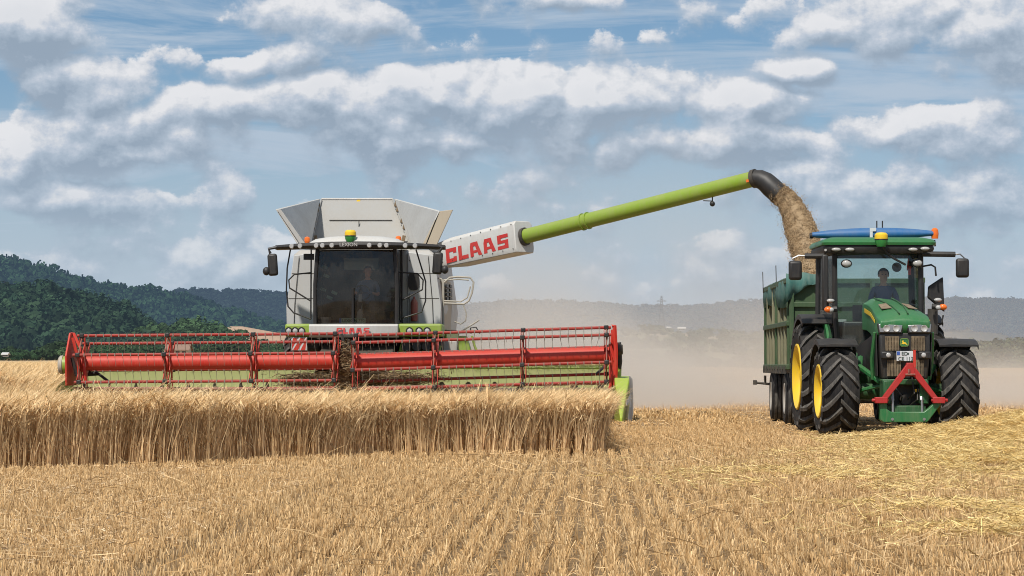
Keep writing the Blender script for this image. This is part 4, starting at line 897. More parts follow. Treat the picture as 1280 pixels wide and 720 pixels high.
# bumper with lettering, lamp clusters
b = MB(); rings = []
for i in range(13):
    u = i / 12; x = at(389, 0, Y0).x + (at(499, 0, Y0).x - at(389, 0, Y0).x) * u; y = Y0 - .30 - .2 * (1 - (2 * u - 1) ** 2)
    rings.append([Vector((x, y + .10, 2.10)), Vector((x, y, 2.06)), Vector((x, y + .03, 1.86)), Vector((x, y + .12, 1.80)), Vector((x, y + .5, 1.80)), Vector((x, y + .5, 2.10))])
b.loft(rings); hb('bumper', b, 'white', bevel=.01)
xL, xR = at(421, 0, Y0 - .5).x, at(465, 0, Y0 - .5).x
letters('CLAAS', (xL, Y0 - .515, 1.875), (1, 0, 0), (0, .1, 1), .135, hv, 'redletter', wide=1.05, gap=.14)
for s, x0, x1 in ((-1, 357, 390), (1, 498, 553)):
    b = MB(); D = 54.6; A = at(x0, 405, D); B = at(x1, 420, D)
    b.bx(A.x, B.x, D - .15, D + .9, 1.82, 2.11); o = hb('lamp_housing', b, 'lime', bevel=.05, seg=3)
    ps = (361, 369, 377) if s < 0 else (512, 524, 534)
    for px in ps:
        q = MB(); c_ = at(px, 413.5, D - .15); q.lathe([(.001, -.015), (.055, -.015), (.065, -.03), (.085, -.03), (.085, .02), (.001, .02)], (c_.x, D - .16, c_.z), 'y', 16); l_ = hb('headlamp', q, 'black', o)
        q = MB(); q.lathe([(.001, -.035), (.03, -.03), (.055, -.018), (.001, -.012)], (c_.x, D - .16, c_.z), 'y', 14); hb('lens', q, 'lens', l_)
# plate behind the glass
p0, p1 = at(424, 405, 54.4), at(457, 399, 54.4)
b = MB(); b.bx(p0.x, p1.x, 54.38, 54.40, 2.12, 2.235, 0); o = hb('number_plate', b, 'plategreen'); q = MB(); q.bx(p0.x, p0.x + .05, 54.372, 54.378, 2.122, 2.232); hb('plate_band', q, 'blueplate', o)
text('LEXION 770', (p0.x + .07, 54.372, 2.145), (1, 0, 0), (0, 0, 1), .095, o, 'platetext')
# cab interior
b = MB(); b.bx(CX - .1, CX + .42, 55.1, 55.55, 2.35, 2.5); b.bx(CX - .1, CX + .42, 55.5, 55.62, 2.5, 3.1); b.bx(CX - .02, CX + .34, 55.15, 55.5, 2.02, 2.35); hb('driver_seat', b, 'seat', bevel=.04)
b = MB(); b.tube([(CX + .02, 54.75, 2.04), (CX + .02, 54.85, 2.62), (CX + .02, 54.92, 2.78)], [.09, .05, .04], 8); st = hb('steering_column', b, 'silver')
b = MB(); ring = [(CX + .05 + .19 * math.cos(a), 54.93 + .07 * math.sin(a), 2.82 + .17 * math.sin(a)) for a in np.linspace(0, math.tau, 25)]; b.tube(ring, .016, 6, caps=False); b.tube([ring[0], ring[12]], .012, 5); hb('steering_wheel', b, 'black', st)
b = MB(); b.bx(CX + .5, CX + .75, 54.9, 55.5, 2.4, 2.75); b.bx(CX - .75, CX - .35, 55.2, 55.7, 2.02, 2.5); hb('console', b, 'seat', bevel=.03)
b = MB(); p = at(407, 398, 54.7); b.lathe([(.001, 0), (.09, 0), (.12, .22), (.115, .22), (.001, .2)], (p.x, 54.75, 2.04), 'z', 16); hb('bucket', b, 'silver')
for px, py in ((404, 362), (418, 366), (408, 345), (406, 334), (412, 372)):
    b = MB(); b.box(at(px, py, 55.2), (.14, .03, .07), rot=Matrix.Rotation(.4, 3, 'Y')); hb('cab_monitor', b, M['plategreen'], bevel=.01)
person(None, 'person', 'driver in a blue short sleeved shirt seated in the combine harvester cab holding the wheel', (CX + .16, 55.28, 2.58), None, 'shirt', 1.02, [(-.26, -.34, .24), (.10, -.34, .24)])
# ladder platform and beige rails on the right
RD = 56.2
rail([(532, 358), (534, 349), (543, 346), (552, 349), (554, 356)], RD, .022, 'beige'); rail([(554, 415), (554, 349)], RD, .028, 'beige')
rail([(554, 354), (562, 347), (572, 346), (588, 347), (592, 353), (590, 366), (586, 376), (580, 380), (554, 379)], RD, .024, 'beige')
rail([(555, 350), (574, 349), (586, 350)], RD, .018, 'beige'); rail([(554, 376), (576, 377), (584, 372), (588, 358)], RD, .018, 'beige')
rail([(579, 380), (583, 392), (582, 401), (576, 405), (568, 402)], RD, .016, 'beige'); rail([(577, 414), (599, 400)], RD - .3, .020, 'beige'); rail([(589, 417), (588, 410), (595, 409), (600, 417)], RD, .015, 'black')
b = MB(); b.bx(CX + 1.80, CX + 2.15, 55.8, 57.3, 1.92, 1.98); b.bx(CX + 1.85, CX + 2.15, 55.8, 56.0, 1.55, 1.6); hb('ladder_platform', b, 'dark')
# engine side panel with grille
b = MB(); b.slab([at(554, 418, 57), at(563, 418, 60), at(566, 370, 60), at(563, 352, 60), at(555, 350, 57)], (-.08, 0, 0)); o = hb('side_panel', b, 'edge', bevel=.02)
for i in range(4):
    for j_ in range(2): q = MB(); a_ = at(556.5 + j_ * 4.3, 358 + i * 5.2, 57.6 + j_ * 1.4); q.box(a_ + Vector((.05, 0, 0)), (.03, .9, .07)); hb('grille_slot', q, 'black', o)
# underside right: green brackets, grey box, drive gear
b = MB(); b.slab([at(574, 443, 55.5), at(590, 443, 55.5), at(583, 420, 55.5), at(572, 420, 55.5)], (0, .5, 0)); hb('side_bracket', b, 'lime', bevel=.02)
rail([(590, 420), (593, 432), (598, 444)], 55.5, .03, 'lime', 'side_bracket')
b = MB(); b.bx(at(548, 0, 55.4).x, at(572, 0, 55.4).x, 55.4, 56.2, 1.35, 1.75); hb('tool_box', b, 'silver', bevel=.05)
b = MB(); b.bx(CX + 1.0, CX + 1.9, 54.9, 56, 1.1, 1.8); hb('drive_gear', b, 'dark', bevel=.06)
b = MB(); b.bx(CX - 1.6, CX - .9, 54.9, 55.7, 1.5, 1.8); hb('drive_gear', b, 'dark', bevel=.06)
for px in (508, 521, 533, 543):
    b = MB(); b.lathe([(.001, 0), (.1, 0), (.12, .06), (.06, .1), (.001, .1)], at(px, 433, 54.7), 'y', 14); hb('pulley', b, 'dark')
b = MB(); b.slab([at(495, 448, 54.8), at(505, 448, 54.8), at(512, 422, 54.8), at(503, 422, 54.8)], (0, .3, 0)); b.slab([at(525, 446, 54.8), at(548, 446, 54.8), at(552, 432, 54.8), at(530, 432, 54.8)], (0, .3, 0)); hb('support_plate', b, 'lime', bevel=.02)
# red and white warning board
b = MB(); wb = at(374, 430, 54.5); b.box(wb, (.36, .03, .30), 0); o = hb('warning_board', b, 'white', bevel=.01)
for k_ in (-1, 0, 1):
    q = MB(); c_ = wb + Vector((k_ * .17, -.02, 0)); xa = lambda v: max(wb.x - .175, min(wb.x + .175, v))
    q.add([(xa(c_.x - .14), c_.y, wb.z - .14), (xa(c_.x - .03), c_.y, wb.z - .14), (xa(c_.x + .14), c_.y, wb.z + .14), (xa(c_.x + .03), c_.y, wb.z + .14)], [(0, 1, 2, 3)]); hb('stripe', q, 'red', o)
# wheels
for s in (-1, 1):
    wheel(hv, (CX + s * 1.45, 56.3, .98), .98, .75, .46, 'beige', 20, True, s, 'big front drive wheel half hidden by the header'); wheel(hv, (CX + s * 1.3, 61.6, .7), .7, .5, .34, 'beige', 18, True, s, 'smaller steered rear wheel')
# feeder house
b = MB(); b.loft([[Vector((CX - .85, 53.2, .45)), Vector((CX + .85, 53.2, .45)), Vector((CX + .85, 53.2, 1.25)), Vector((CX - .85, 53.2, 1.25))], [Vector((CX - .8, 56.2, 1.2)), Vector((CX + .8, 56.2, 1.2)), Vector((CX + .8, 56.2, 1.95)), Vector((CX - .8, 56.2, 1.95))]]); hb('feeder_house', b, 'dark', bevel=.03)

# ---- header
HL, HR_, HB = at(86, 0, 52.6).x, at(770, 0, 52.6).x, 53.2
b = MB(); n_ = 40; rings = []
tr_prof = [(51.7, .20), (52.2, .16), (52.8, .2), (53.12, .45), (53.2, .8), (53.2, 1.08), (53.32, 1.08), (53.34, .2), (52.8, .1), (51.7, .14)]
b.loft([[Vector((x, y, z)) for y, z in tr_prof] for x in (HL, HR_)]); hb('header_trough', b, 'limepale', bevel=.01)
b = MB(); b.tube([(HL, 53.26, 1.12), (HR_, 53.26, 1.12)], .06, 8); hb('header_beam', b, 'lime')
b = MB(); b.bx(HL, HR_, 51.55, 51.72, .14, .2)
hb('cutter_bar', b, 'darkred', bevel=.01)
b = MB(); 
for i in range(160):
    x = HL + (HR_ - HL) * (i + .5) / 160; b.add([(x - .02, 51.56, .17), (x + .02, 51.56, .17), (x, 51.44, .16), (x, 51.56, .14)], [(0, 1, 2), (0, 2, 3), (1, 3, 2)])
hb('cutter_knife', b, 'dark')
# intake auger with spiral flighting
b = MB(); ax_z = .52; b.tube([(HL + .15, 52.75, ax_z), (HR_ - .15, 52.75, ax_z)], .17, 14); au = hb('intake_auger', b, 'dark')
for s, x0, x1 in ((1, HL + .2, CX - .6), (-1, HR_ - .2, CX + .6)):
    q = MB(); L = abs(x1 - x0); N_ = int(L * 26); ps = []; fs = []
    for i in range(N_ + 1):
        a_ = i * .42; x = x0 + (x1 - x0) * i / N_
        for r_ in (.16, .30): ps.append((x, 52.75 + r_ * math.cos(a_), ax_z + r_ * math.sin(a_)))
    fs = [(2 * i, 2 * i + 1, 2 * i + 3, 2 * i + 2) for i in range(N_)]; q.add(ps, fs); hb('auger_flight', q, 'dark', au)
# pale straw marks left on the trough back wall, red lower tube
b = MB(); b.tube([(HL + .3, 52.0, .68), (CX - .2, 52.0, .655)], .03, 8); b2 = MB(); b2.tube([(CX + .2, 52.0, .68), (HR_ - .2, 52.0, .79)], .035, 8)
hb('cross_tube', b, 'darkred'); hb('cross_tube', b2, 'darkred')
# reel: two halves, each a centre tube, six tine bars, four star plates
RR_ = .60; RY = 51.9
def reel(pxa, ya, pxb, yb, ph0, stars):
    A, B = at(pxa, ya, RY), at(pxb, yb, RY); ax = (B - A).normalized(); up = Vector((0, 0, 1)); fw = ax.cross(up).normalized()  # towards -Y
    if fw.y > 0: fw = -fw
    b = MB(); b.tube([A, B], .165, 24); hb('reel_tube', b, 'red', ang=50)
    L = (B - A).length; angs = [R(ph0 + 60 * k_) for k_ in range(6)]
    for a_ in angs:
        off = fw * math.cos(a_) * RR_ + up * math.sin(a_) * RR_
        b = MB(); b.tube([A + off, B + off], .032, 8); bar = hb('tine_bar', b, 'redbar')
        q = MB(); m = int(L / .165)
        for i in range(m):
            p = A + off + ax * (L * (i + .5) / m) + ax * random.uniform(-.006, .006)
            jj = random.gauss(0, .012) + (random.random() < .04) * random.uniform(-.08, .08); q.tube([p + up * .03, p - up * .07 + ax * jj * .2, p - up * .25 - fw * .055 + ax * (.012 + jj)], [.005, .005, .0035], 4)
            q.box(p + fw * .012, (.022, .05, .07))
        c0_ = A + off + fw * .034; q.loft([[p_ + up * .012, p_ + up * .012 - fw * .004, p_ - up * .012 - fw * .004, p_ - up * .012] for p_ in (c0_, c0_ + ax * L)], mi=1)
        hb('tine_row', q, ['tine', 'redbar'], bar)
    for px in stars:
        c_ = A.lerp(B, (px - pxa) / (pxb - pxa)); b = MB(); b.tube([c_ - ax * .02, c_ + ax * .02], .21, 20); sp_ = hb('reel_star', b, 'red')
        for a_ in angs:
            d = fw * math.cos(a_) + up * math.sin(a_); tn = ax.cross(d)
            for sh in (-.055, .055):
                q = MB(); q.slab([c_ + d * .12 + tn * .07 + ax * sh, c_ + d * RR_ * .93 + tn * .035 + ax * sh, c_ + d * RR_ * .93 - tn * .035 + ax * sh, c_ + d * .12 - tn * .07 + ax * sh], ax * .014); hb('star_arm', q, 'red', sp_)
            q = MB(); q.box(c_ + d * RR_, (.10, .10, .10)); hb('bar_clamp', q, 'black', sp_, bevel=.02)
        # rim segments joining the arm ends
        for k_, a_ in enumerate(angs):
            d1 = fw * math.cos(a_) + up * math.sin(a_); a2 = angs[(k_ + 1) % 6]; d2 = fw * math.cos(a2) + up * math.sin(a2)
            q = MB(); q.tube([c_ + d1 * RR_ * .93, c_ + d2 * RR_ * .93], .016, 5); hb('star_rim', q, 'darkred', sp_)
reel(98, 453.5, 424, 451, 16, (104, 211, 318, 420)); reel(441, 453, 764, 443, -16, (444, 544, 654, 758))
# end shields of the reel and header
b = MB(); D = 51.5; b.slab([at(92, 415, D), at(97, 416, D), at(104, 443, D), at(104, 481, D), at(90, 482, D), at(84, 478, D), at(84, 440, D)], (-.03, .0, 0)) if False else None
SX = HL + .28
b.slab([(SX, 51.35, at(0, 482, D).z), (SX, 52.5, at(0, 482, D).z), (SX, 52.55, 1.4), (SX, 51.95, at(0, 415, D).z), (SX, 51.7, at(0, 416, D).z), (SX, 51.3, 1.38)], (-.04, 0, 0)); hb('end_shield', b, 'red', bevel=.01)
b = MB(); b.tube([at(92, 417, 51.9), at(104, 443, 51.6), at(107, 480, 51.6)], .035, 6); b.tube([at(91, 422, 51.6), at(98, 450, 51.6), at(99, 480, 51.6)], .035, 6); hb('end_frame', b, 'red')
b = MB(); b.tube([at(90, 447, 51.6), at(96, 470, 51.6)], .04, 6); hb('end_ram', b, 'black')
b = MB(); b.lathe([(.001, -.06), (.17, -.06), (.20, -.03), (.205, .03), (.001, .03)], at(77.5, 456, 52.2), 'x', 28); o = hb('drive_cover', b, 'beige'); b = MB(); b.lathe([(.001, 0), (.19, 0), (.19, .12), (.001, .12)], at(79.5, 456, 52.2), 'x', 24); hb('cover_plate', b, 'lime', o)
# left divider
b = MB(); z0 = .08; b.loft([[Vector((HL - .05, 50.6, .2)), Vector((HL + .02, 50.6, .2)), Vector((HL, 50.6, .25))], [Vector((HL - .16, 51.8, .1)), Vector((HL + .04, 51.8, .1)), Vector((HL - .02, 51.8, .75))], [Vector((HL - .18, 53.2, .1)), Vector((HL + .04, 53.2, .1)), Vector((HL - .02, 53.2, .95))]]); hb('crop_divider', b, 'lime', bevel=.02)
# right divider: green plate with silver nose
def P(px, py, D): return at(px, py, D)
b = MB(); b.loft([[P(771, 470, 52.9), P(788, 470, 52.9), P(789, 522, 52.9), P(771, 524, 52.9)], [P(768, 472, 51.5), P(787, 474, 51.5), P(787, 524, 51.5), P(768, 526, 51.5)], [P(772, 500, 50.6), P(781, 503, 50.6), P(781, 528, 50.6), P(773, 530, 50.6)], [P(775, 522, 50.1), P(778, 522, 50.1), P(778, 531, 50.1), P(775, 531, 50.1)]])
hb('crop_divider', b, 'limebright', bevel=.03)
b = MB(); b.slab([P(786, 470, 51.4), P(789, 474, 51.4), P(790, 496, 51.3), P(790, 518, 51.0), P(787, 529, 50.6), P(784, 529, 50.4), P(787, 505, 50.9), P(787.5, 490, 51.3)], (.03, .1, 0)); hb('divider_nose', b, 'silver', bevel=.015)
b = MB(); b.slab([P(782, 503, 50.55), P(787, 494, 50.8), P(789, 499, 50.8), P(784, 508, 50.5)], (0, .05, 0)); hb('divider_plate', b, 'chrome', bevel=.01)
b = MB(); b.tube([P(765, 408, 51.6), P(768, 407, 51.6), P(770, 440, 51.6), P(769, 482, 51.6)], .05, 6); b.tube([P(766, 412, 51.7), P(765, 440, 51.7), P(764, 484, 51.7)], .05, 6); b.tube([P(762, 430, 51.6), P(769, 452, 51.6), P(762, 486, 51.6)], .035, 6); hb('end_frame', b, 'red')
b = MB(); b.lathe([(.001, -.05), (.12, -.05), (.14, 0), (.1, .08), (.001, .08)], P(774, 437, 52.0), 'x', 18); b.tube([P(773, 428, 52), P(775, 452, 52), P(774, 468, 52)], [.06, .05, .03], 8); hb('hydraulic_motor', b, 'dark')
b = MB(); b.tube([P(774, 440, 52.2), P(773, 476, 51.9)], .06, 8); hb('support_post', b, 'limebright')
b = MB(); b.tube([P(757, 457, 52.6), P(745, 468, 52.3)], .03, 6); hb('gas_strut', b, 'black'); b = MB(); b.tube([P(120, 465, 52.4), P(136, 477, 52.2)], .03, 6); b.tube([P(108, 468, 52.5), P(122, 467, 52.4)], .05, 6); hb('gas_strut', b, 'black')
b = MB(); b.tube([P(427, 417, 52.2), P(430, 430, 52.2), P(433, 470, 52.3)], .035, 6); b.tube([P(436, 424, 52.2), P(433, 470, 52.3)], .03, 6); b.bx(P(428, 0, 53).x, P(438, 0, 53).x, 52.3, 53.2, 1.1, 1.25); hb('centre_arm', b, 'dark')
# crop heaps caught on the header
def heap(cx_, cy_, D, sx, sz, N_, seed, label, sy=.2):
    c_ = at(cx_, cy_, D); r2 = np.random.default_rng(seed)
    def f(r3, N): return c_.x + r3.normal(0, sx, N), D + r3.normal(0, sy, N), c_.z + r3.normal(0, sz, N)
    V, Q, cc = litter(N_, f, .2, seed, wd=.012, a=(.30, .2, .1), b=(.46, .34, .2), c=(.14, .09, .045)); o = quad_mesh('straw_clump', V, Q, cc, 'straw'); tag(o, label, 'straw clump')
    return o
heap(432, 462, 52.15, .085, .22, 3000, 81, 'tangled brown straw wrapped on the gap between the two reel halves', .15)
heap(385, 474, 52.8, .30, .07, 1500, 82, 'low brown straw heap on the header floor left of the reel gap', .15); heap(497, 473, 52.6, .42, .06, 2000, 83, 'long brown straw heap on the header floor right of the reel gap', .15)
heap(455, 470, 52.9, .3, .16, 2200, 84, 'brown straw drawn into the feeder mouth just right of the reel gap', .12)

# chaff and bits of straw caught all over the header
def chf(r, N):
    X = r.uniform(HL, HR_, N); k = r.random(N); Y = np.where(k < .5, 53.22 + r.normal(0, .05, N), r.uniform(51.6, 53.1, N)); Z = np.where(k < .5, 1.18 + .03 * r.random(N), .28 + .35 * r.random(N) ** 2 + .15 * np.exp(-((X - CX) / 1.5) ** 2)); return X, Y, Z
o = quad_mesh('chaff', *litter(9000, chf, .12, 86, wd=.007, a=(.5, .35, .16), b=(.7, .52, .28), c=(.3, .19, .08)), 'straw'); tag(o, 'chaff and straw bits lying on the header trough and beam', 'chaff', kind='stuff')
# ---- unloading auger
A0, A1 = at(548, 321, 57.6), at(655, 296, 55.6); A2 = at(944, 223, 52.4); d1 = (A2 - at(600, 309, 56.6)).normalized()
ax = (A1 - A0).normalized(); up = Vector((0, 0, 1)); side = ax.cross(up).normalized(); up2 = side.cross(ax).normalized()
b = MB(); rings = []
for p, hh in ((A0, .26), (A0.lerp(A1, .25), .34), (A1, .37)):
    rings.append([p + side * (.30 * a_) + up2 * (hh * c_) for a_, c_ in ((.75, 1), (.98, .78), (1, -.72), (.9, -1), (-.9, -1), (-1, -.72), (-1, .78), (-.75, 1))])
b.loft(rings); sh = hb('auger_shroud', b, 'white', bevel=.02)
fs_ = -side if side.y > 0 else side
# lettering on the face turned to the camera
fc = fs_ * .302
u0 = at(557, 331, 57.3); lh = .345
def onface(px, py):
    """where that view ray meets the shroud face"""
    o_ = Vector((0, 0, EYE)); d_ = (at(px, py, 50) - o_); pl = A0 + fc; k_ = (pl - o_).dot(fs_) / d_.dot(fs_); return o_ + d_ * k_
q0 = onface(558.5, 330.5); q1 = onface(638, 310)
letters('CLAAS', q0 + up2 * .02, (q1 - q0), up2, .335, sh, 'redletter', wide=1.18, gap=.2, shear=.0)
for t_ in np.linspace(.04, .97, 9):
    for v_ in (.86, -.8):
        p_ = A0.lerp(A1, float(t_)); hh_ = .26 + .11 * min(1, t_ * 1.4); q = MB(); q.tube([p_ + fs_ * .29 + up2 * hh_ * v_ * .92, p_ + fs_ * .31 + up2 * hh_ * v_ * .92], .012, 6); hb('bolt', q, 'dark', sh)
pipe0 = A1 - ax * .3
b = MB(); b.tube([pipe0, A1, A2], .172, 28); hb('auger_pipe', b, 'lime', ang=60)
pm = at(727, 275, 54.75); pd = (A2 - A1).normalized(); pj = A1 + pd * ((pm - A1).dot(pd))
for o_ in (0, .14):
    b = MB(); b.tube([pj + pd * o_, pj + pd * (o_ + .035)], .198, 28); hb('pipe_flange', b, 'lime', ang=60)
b = MB(); b.tube([A1 + pd * -.02, A1 + pd * .06], .21, 24); hb('pipe_collar', b, 'dark')
pl = A1 + pd * ((at(890, 244, 52.9) - A1).dot(pd)); b = MB(); b.tube([pl - Vector((0, 0, .15)), pl - Vector((0, 0, .29))], .015, 6); b.ball(pl - Vector((0, 0, .32)), .06, 0, 10); b.tube([pl - Vector((.2, 0, .25)), pl - Vector((0, 0, .26))], .012, 5); hb('work_lamp', b, 'black')
ms = A1 + pd * ((at(934, 226, 52.4) - A1).dot(pd)); b = MB(); b.box(ms + Vector((0, -.18, -.02)), (.16, .01, .06), rot=Matrix.Rotation(-.24, 3, 'Y')); hb('warning_sticker', b, 'orange')
# rubber spout
b = MB(); c_ = [A2 - pd * .06, A2 + pd * .12, at(957, 228, 52.3), at(966, 240, 52.2)]
cen = [at(943, 223.3, 52.4), at(950, 224, 52.35), at(957, 227.5, 52.3), at(964, 234, 52.25), at(974, 243, 52.2)]
b.tube(cen, [.19, .205, .22, .23, .225], 28, caps=False); hb('rubber_spout', b, 'black', ang=60)
b = MB(); b.tube([cen[0] - pd * .04, cen[0] + pd * .05], .205, 28); hb('spout_clamp', b, 'dark')
# ================================================================== tractor
TX, TY = 5.16, 41.0
tr = empty('tractor', (TX, TY, 0), 'green tractor with yellow rims, blue folded roof boom and red front triangle pulling the trailer', 'tractor')
def tb_(name, mb, mats, par=None, **k): return mb.build(name, mats, par or tr, **k)
TROT = R(2.5)
def att(px, py, D):
    p = at(px, py, D); q = p - Vector((TX, TY, 0)); q.rotate(Matrix.Rotation(-TROT, 3, 'Z')); return q + Vector((TX, TY, 0))
# wheels
for s, xo in ((-1, 1.0), (1, .99)): wheel(tr, (TX + s * xo, TY + .0, .74), .74, .62, .42, 'yellow', 15, True, s, 'front wheel with deep chevron lugs')
for s in (-1, 1): wheel(tr, (TX + s * .99, TY + 2.85, .97), .97, .62, .56, 'yellow', 18, True, s, 'tall rear wheel')
# hood
def ring(y, hw, z0, z1, crown, sh=.75):
    return [Vector((TX + a_ * hw, y, z)) for a_, z in ((-1.0, z0), (-1.0, z0 + (z1 - z0) * .55), (-.96, z0 + (z1 - z0) * .82), (-.8, z1 - crown * .45), (-.45, z1 - crown * .08), (0, z1), (.45, z1 - crown * .08), (.8, z1 - crown * .45), (.96, z0 + (z1 - z0) * .82), (1.0, z0 + (z1 - z0) * .55), (1.0, z0))]
b = MB(); b.loft([ring(TY - 1.02, .405, 1.80, 1.915, .05), ring(TY - .98, .43, 1.72, 1.97, .09), ring(TY - .75, .45, 1.60, 2.07, .12), ring(TY - .3, .42, 1.62, 2.17, .15), ring(TY + .4, .35, 1.72, 2.26, .17), ring(TY + 1.1, .30, 1.78, 2.33, .18), ring(TY + 1.75, .28, 1.8, 2.36, .18)])
hood = tb_('hood', b, 'green', bevel=.012, ang=40)
for s in (-1, 1):   # raised creases and vents on top
    q = MB(); q.tube([(TX + s * .07, TY - .9, 2.035), (TX + s * .10, TY - .3, 2.175), (TX + s * .13, TY + .5, 2.275), (TX + s * .15, TY + 1.2, 2.345)], .012, 6); tb_('hood_crease', q, 'greendark', hood)
    q = MB(); q.slab([(TX + s * .14, TY - .55, 2.13), (TX + s * .30, TY - .5, 2.115), (TX + s * .26, TY + .1, 2.205), (TX + s * .13, TY + .1, 2.225)], (0, 0, .006)); tb_('hood_vent', q, 'mesh', hood)
b = MB()
for s in (-1, 1):
    b = MB(); b.slab([(TX + s * .455, TY - .75, 1.93), (TX + s * .375, TY + .2, 2.08), (TX + s * .30, TY + 1.3, 2.17), (TX + s * .30, TY + 1.3, 2.10), (TX + s * .375, TY + .2, 2.01), (TX + s * .455, TY - .75, 1.88)], (s * .006, 0, 0)); tb_('side_stripe', b, 'yellow', hood)
    b = MB(); b.slab([(TX + s * .435, TY - .9, 1.0), (TX + s * .45, TY - .9, 1.72), (TX + s * .38, TY + 1.6, 1.5), (TX + s * .38, TY + 1.6, 1.05)], (s * .015, 0, 0)); tb_('side_panel', b, 'black')
    b = MB(); b.tube([(TX + s * .47, TY - .85, 1.72), (TX + s * .50, TY - .7, 1.3), (TX + s * .47, TY - .6, .95)], .035, 6); tb_('frame_rail', b, 'green')
# grille nose
yg = TY - 1.0
b = MB(); b.loft([[Vector((TX - .42, yg + .02, 1.72)), Vector((TX + .42, yg + .02, 1.72)), Vector((TX + .42, yg + .6, 1.72)), Vector((TX - .42, yg + .6, 1.72))], [Vector((TX - .41, yg - .01, 1.35)), Vector((TX + .41, yg - .01, 1.35)), Vector((TX + .41, yg + .6, 1.35)), Vector((TX - .41, yg + .6, 1.35))], [Vector((TX - .38, yg + .04, .95)), Vector((TX + .38, yg + .04, .95)), Vector((TX + .38, yg + .6, .95)), Vector((TX - .38, yg + .6, .95))]])
nose = tb_('nose', b, 'black', bevel=.03)
for s in (-1, 1):
    for z0, z1, x0, x1 in ((1.42, 1.66, .10, .33), (1.0, 1.27, .07, .30)):
        g_ = MB(); m = 9
        for i in range(m): x = TX + s * (x0 + (x1 - x0) * (i + .5) / m); g_.bx(x - .008, x + .008, yg - .035, yg - .015, z0, z1)
        for j_ in range(4): z = z0 + (z1 - z0) * (j_ + .5) / 4; g_.bx(TX + min(s * x0, s * x1), TX + max(s * x0, s * x1), yg - .027, yg - .018, z - .005, z + .005)
        g_.bx(TX + min(s * x0, s * x1), TX + max(s * x0, s * x1), yg - .012, yg + .0, z0, z1); tb_('grille', g_, 'mesh', nose)
    b = MB(); b.box((TX + s * .31, yg - .05, 1.345), (.2, .1, .12)); o = tb_('fog_lamp', b, 'black', nose, bevel=.02)
    q = MB(); q.ball((TX + s * .29, yg - .10, 1.345), .04, 0, 12, (1, .4, 1)) ; tb_('lens', q, 'lens', nose)
    # headlight: bezel, lens, two reflectors
    b = MB(); b.slab([(TX + s * .05, yg - .02, 1.70), (TX + s * .43, yg + .0, 1.70), (TX + s * .45, yg + .02, 1.87), (TX + s * .02, yg - .02, 1.86)], (0, .08, 0)); o = tb_('headlight', b, 'black', bevel=.01)
    q = MB(); q.slab([(TX + s * .07, yg - .035, 1.722), (TX + s * .42, yg - .02, 1.722), (TX + s * .435, yg - .01, 1.855), (TX + s * .045, yg - .035, 1.84)], (0, .012, 0)); tb_('lens', q, 'chrome', o, bevel=.006)
    for x in (.15, .31): q = MB(); q.lathe([(.001, 0), (.03, -.006), (.052, -.022), (.056, -.02)], (TX + s * x, yg - .030, 1.785), 'y', 16); tb_('reflector', q, 'lens', o)
# centre badge and plate
cxb = TX - .02
b = MB(); oct_ = [(-.075, -.045), (-.055, -.07), (.055, -.07), (.075, -.045), (.068, .05), (.05, .068), (-.05, .068), (-.068, .05)]
b.slab([(cxb + x, yg - .055, 1.555 + z) for x, z in oct_], (0, .03, 0)); o = tb_('badge', b, 'green', nose)
b = MB(); 
for i in range(8):
    (x, z), (x2, z2) = oct_[i], oct_[(i + 1) % 8]; b.tube([(cxb + x * .9, yg - .06, 1.555 + z * .9), (cxb + x2 * .9, yg - .06, 1.555 + z2 * .9)], .0035, 5)
tb_('badge_border', b, 'lime', o)
# leaping deer: body, neck and head, antler, legs - one flat silhouette
dv = [(-.052, -.030), (-.030, -.022), (-.012, -.028), (.006, -.020), (.030, -.036), (.052, -.034), (.036, -.022), (.028, -.006), (.014, .004), (-.008, .006), (-.018, .022), (-.010, .040), (-.020, .030), (-.030, .042), (-.029, .027), (-.046, .020), (-.034, .014), (-.032, -.004), (-.046, -.018)]
b = MB(); b.add([(cxb + x, yg - .0585, 1.553 + z) for x, z in dv], [tuple(range(len(dv)))]); tb_('badge_deer', b, 'yellow', o)
b = MB(); b.box((cxb + .01, yg - .07, 1.33), (.285, .01, .165)); o = tb_('number_plate', b, 'plate', bevel=.004)
b = MB(); b.bx(cxb - .128, cxb - .078, yg - .079, yg - .076, 1.345, 1.408); tb_('plate_band', b, 'blueplate', o)
text('ED', (cxb - .055, yg - .079, 1.343), (1, 0, 0), (0, 0, 1), .085, o, 'platetext'); text('CE 112', (cxb - .11, yg - .079, 1.258), (1, 0, 0), (0, 0, 1), .085, o, 'platetext')
b = MB(); b.lathe([(.001, 0), (.017, 0), (.017, .004), (.001, .004)], (cxb + .055, yg - .081, 1.37), 'y', 12); tb_('plate_seal', b, 'platetext', o)
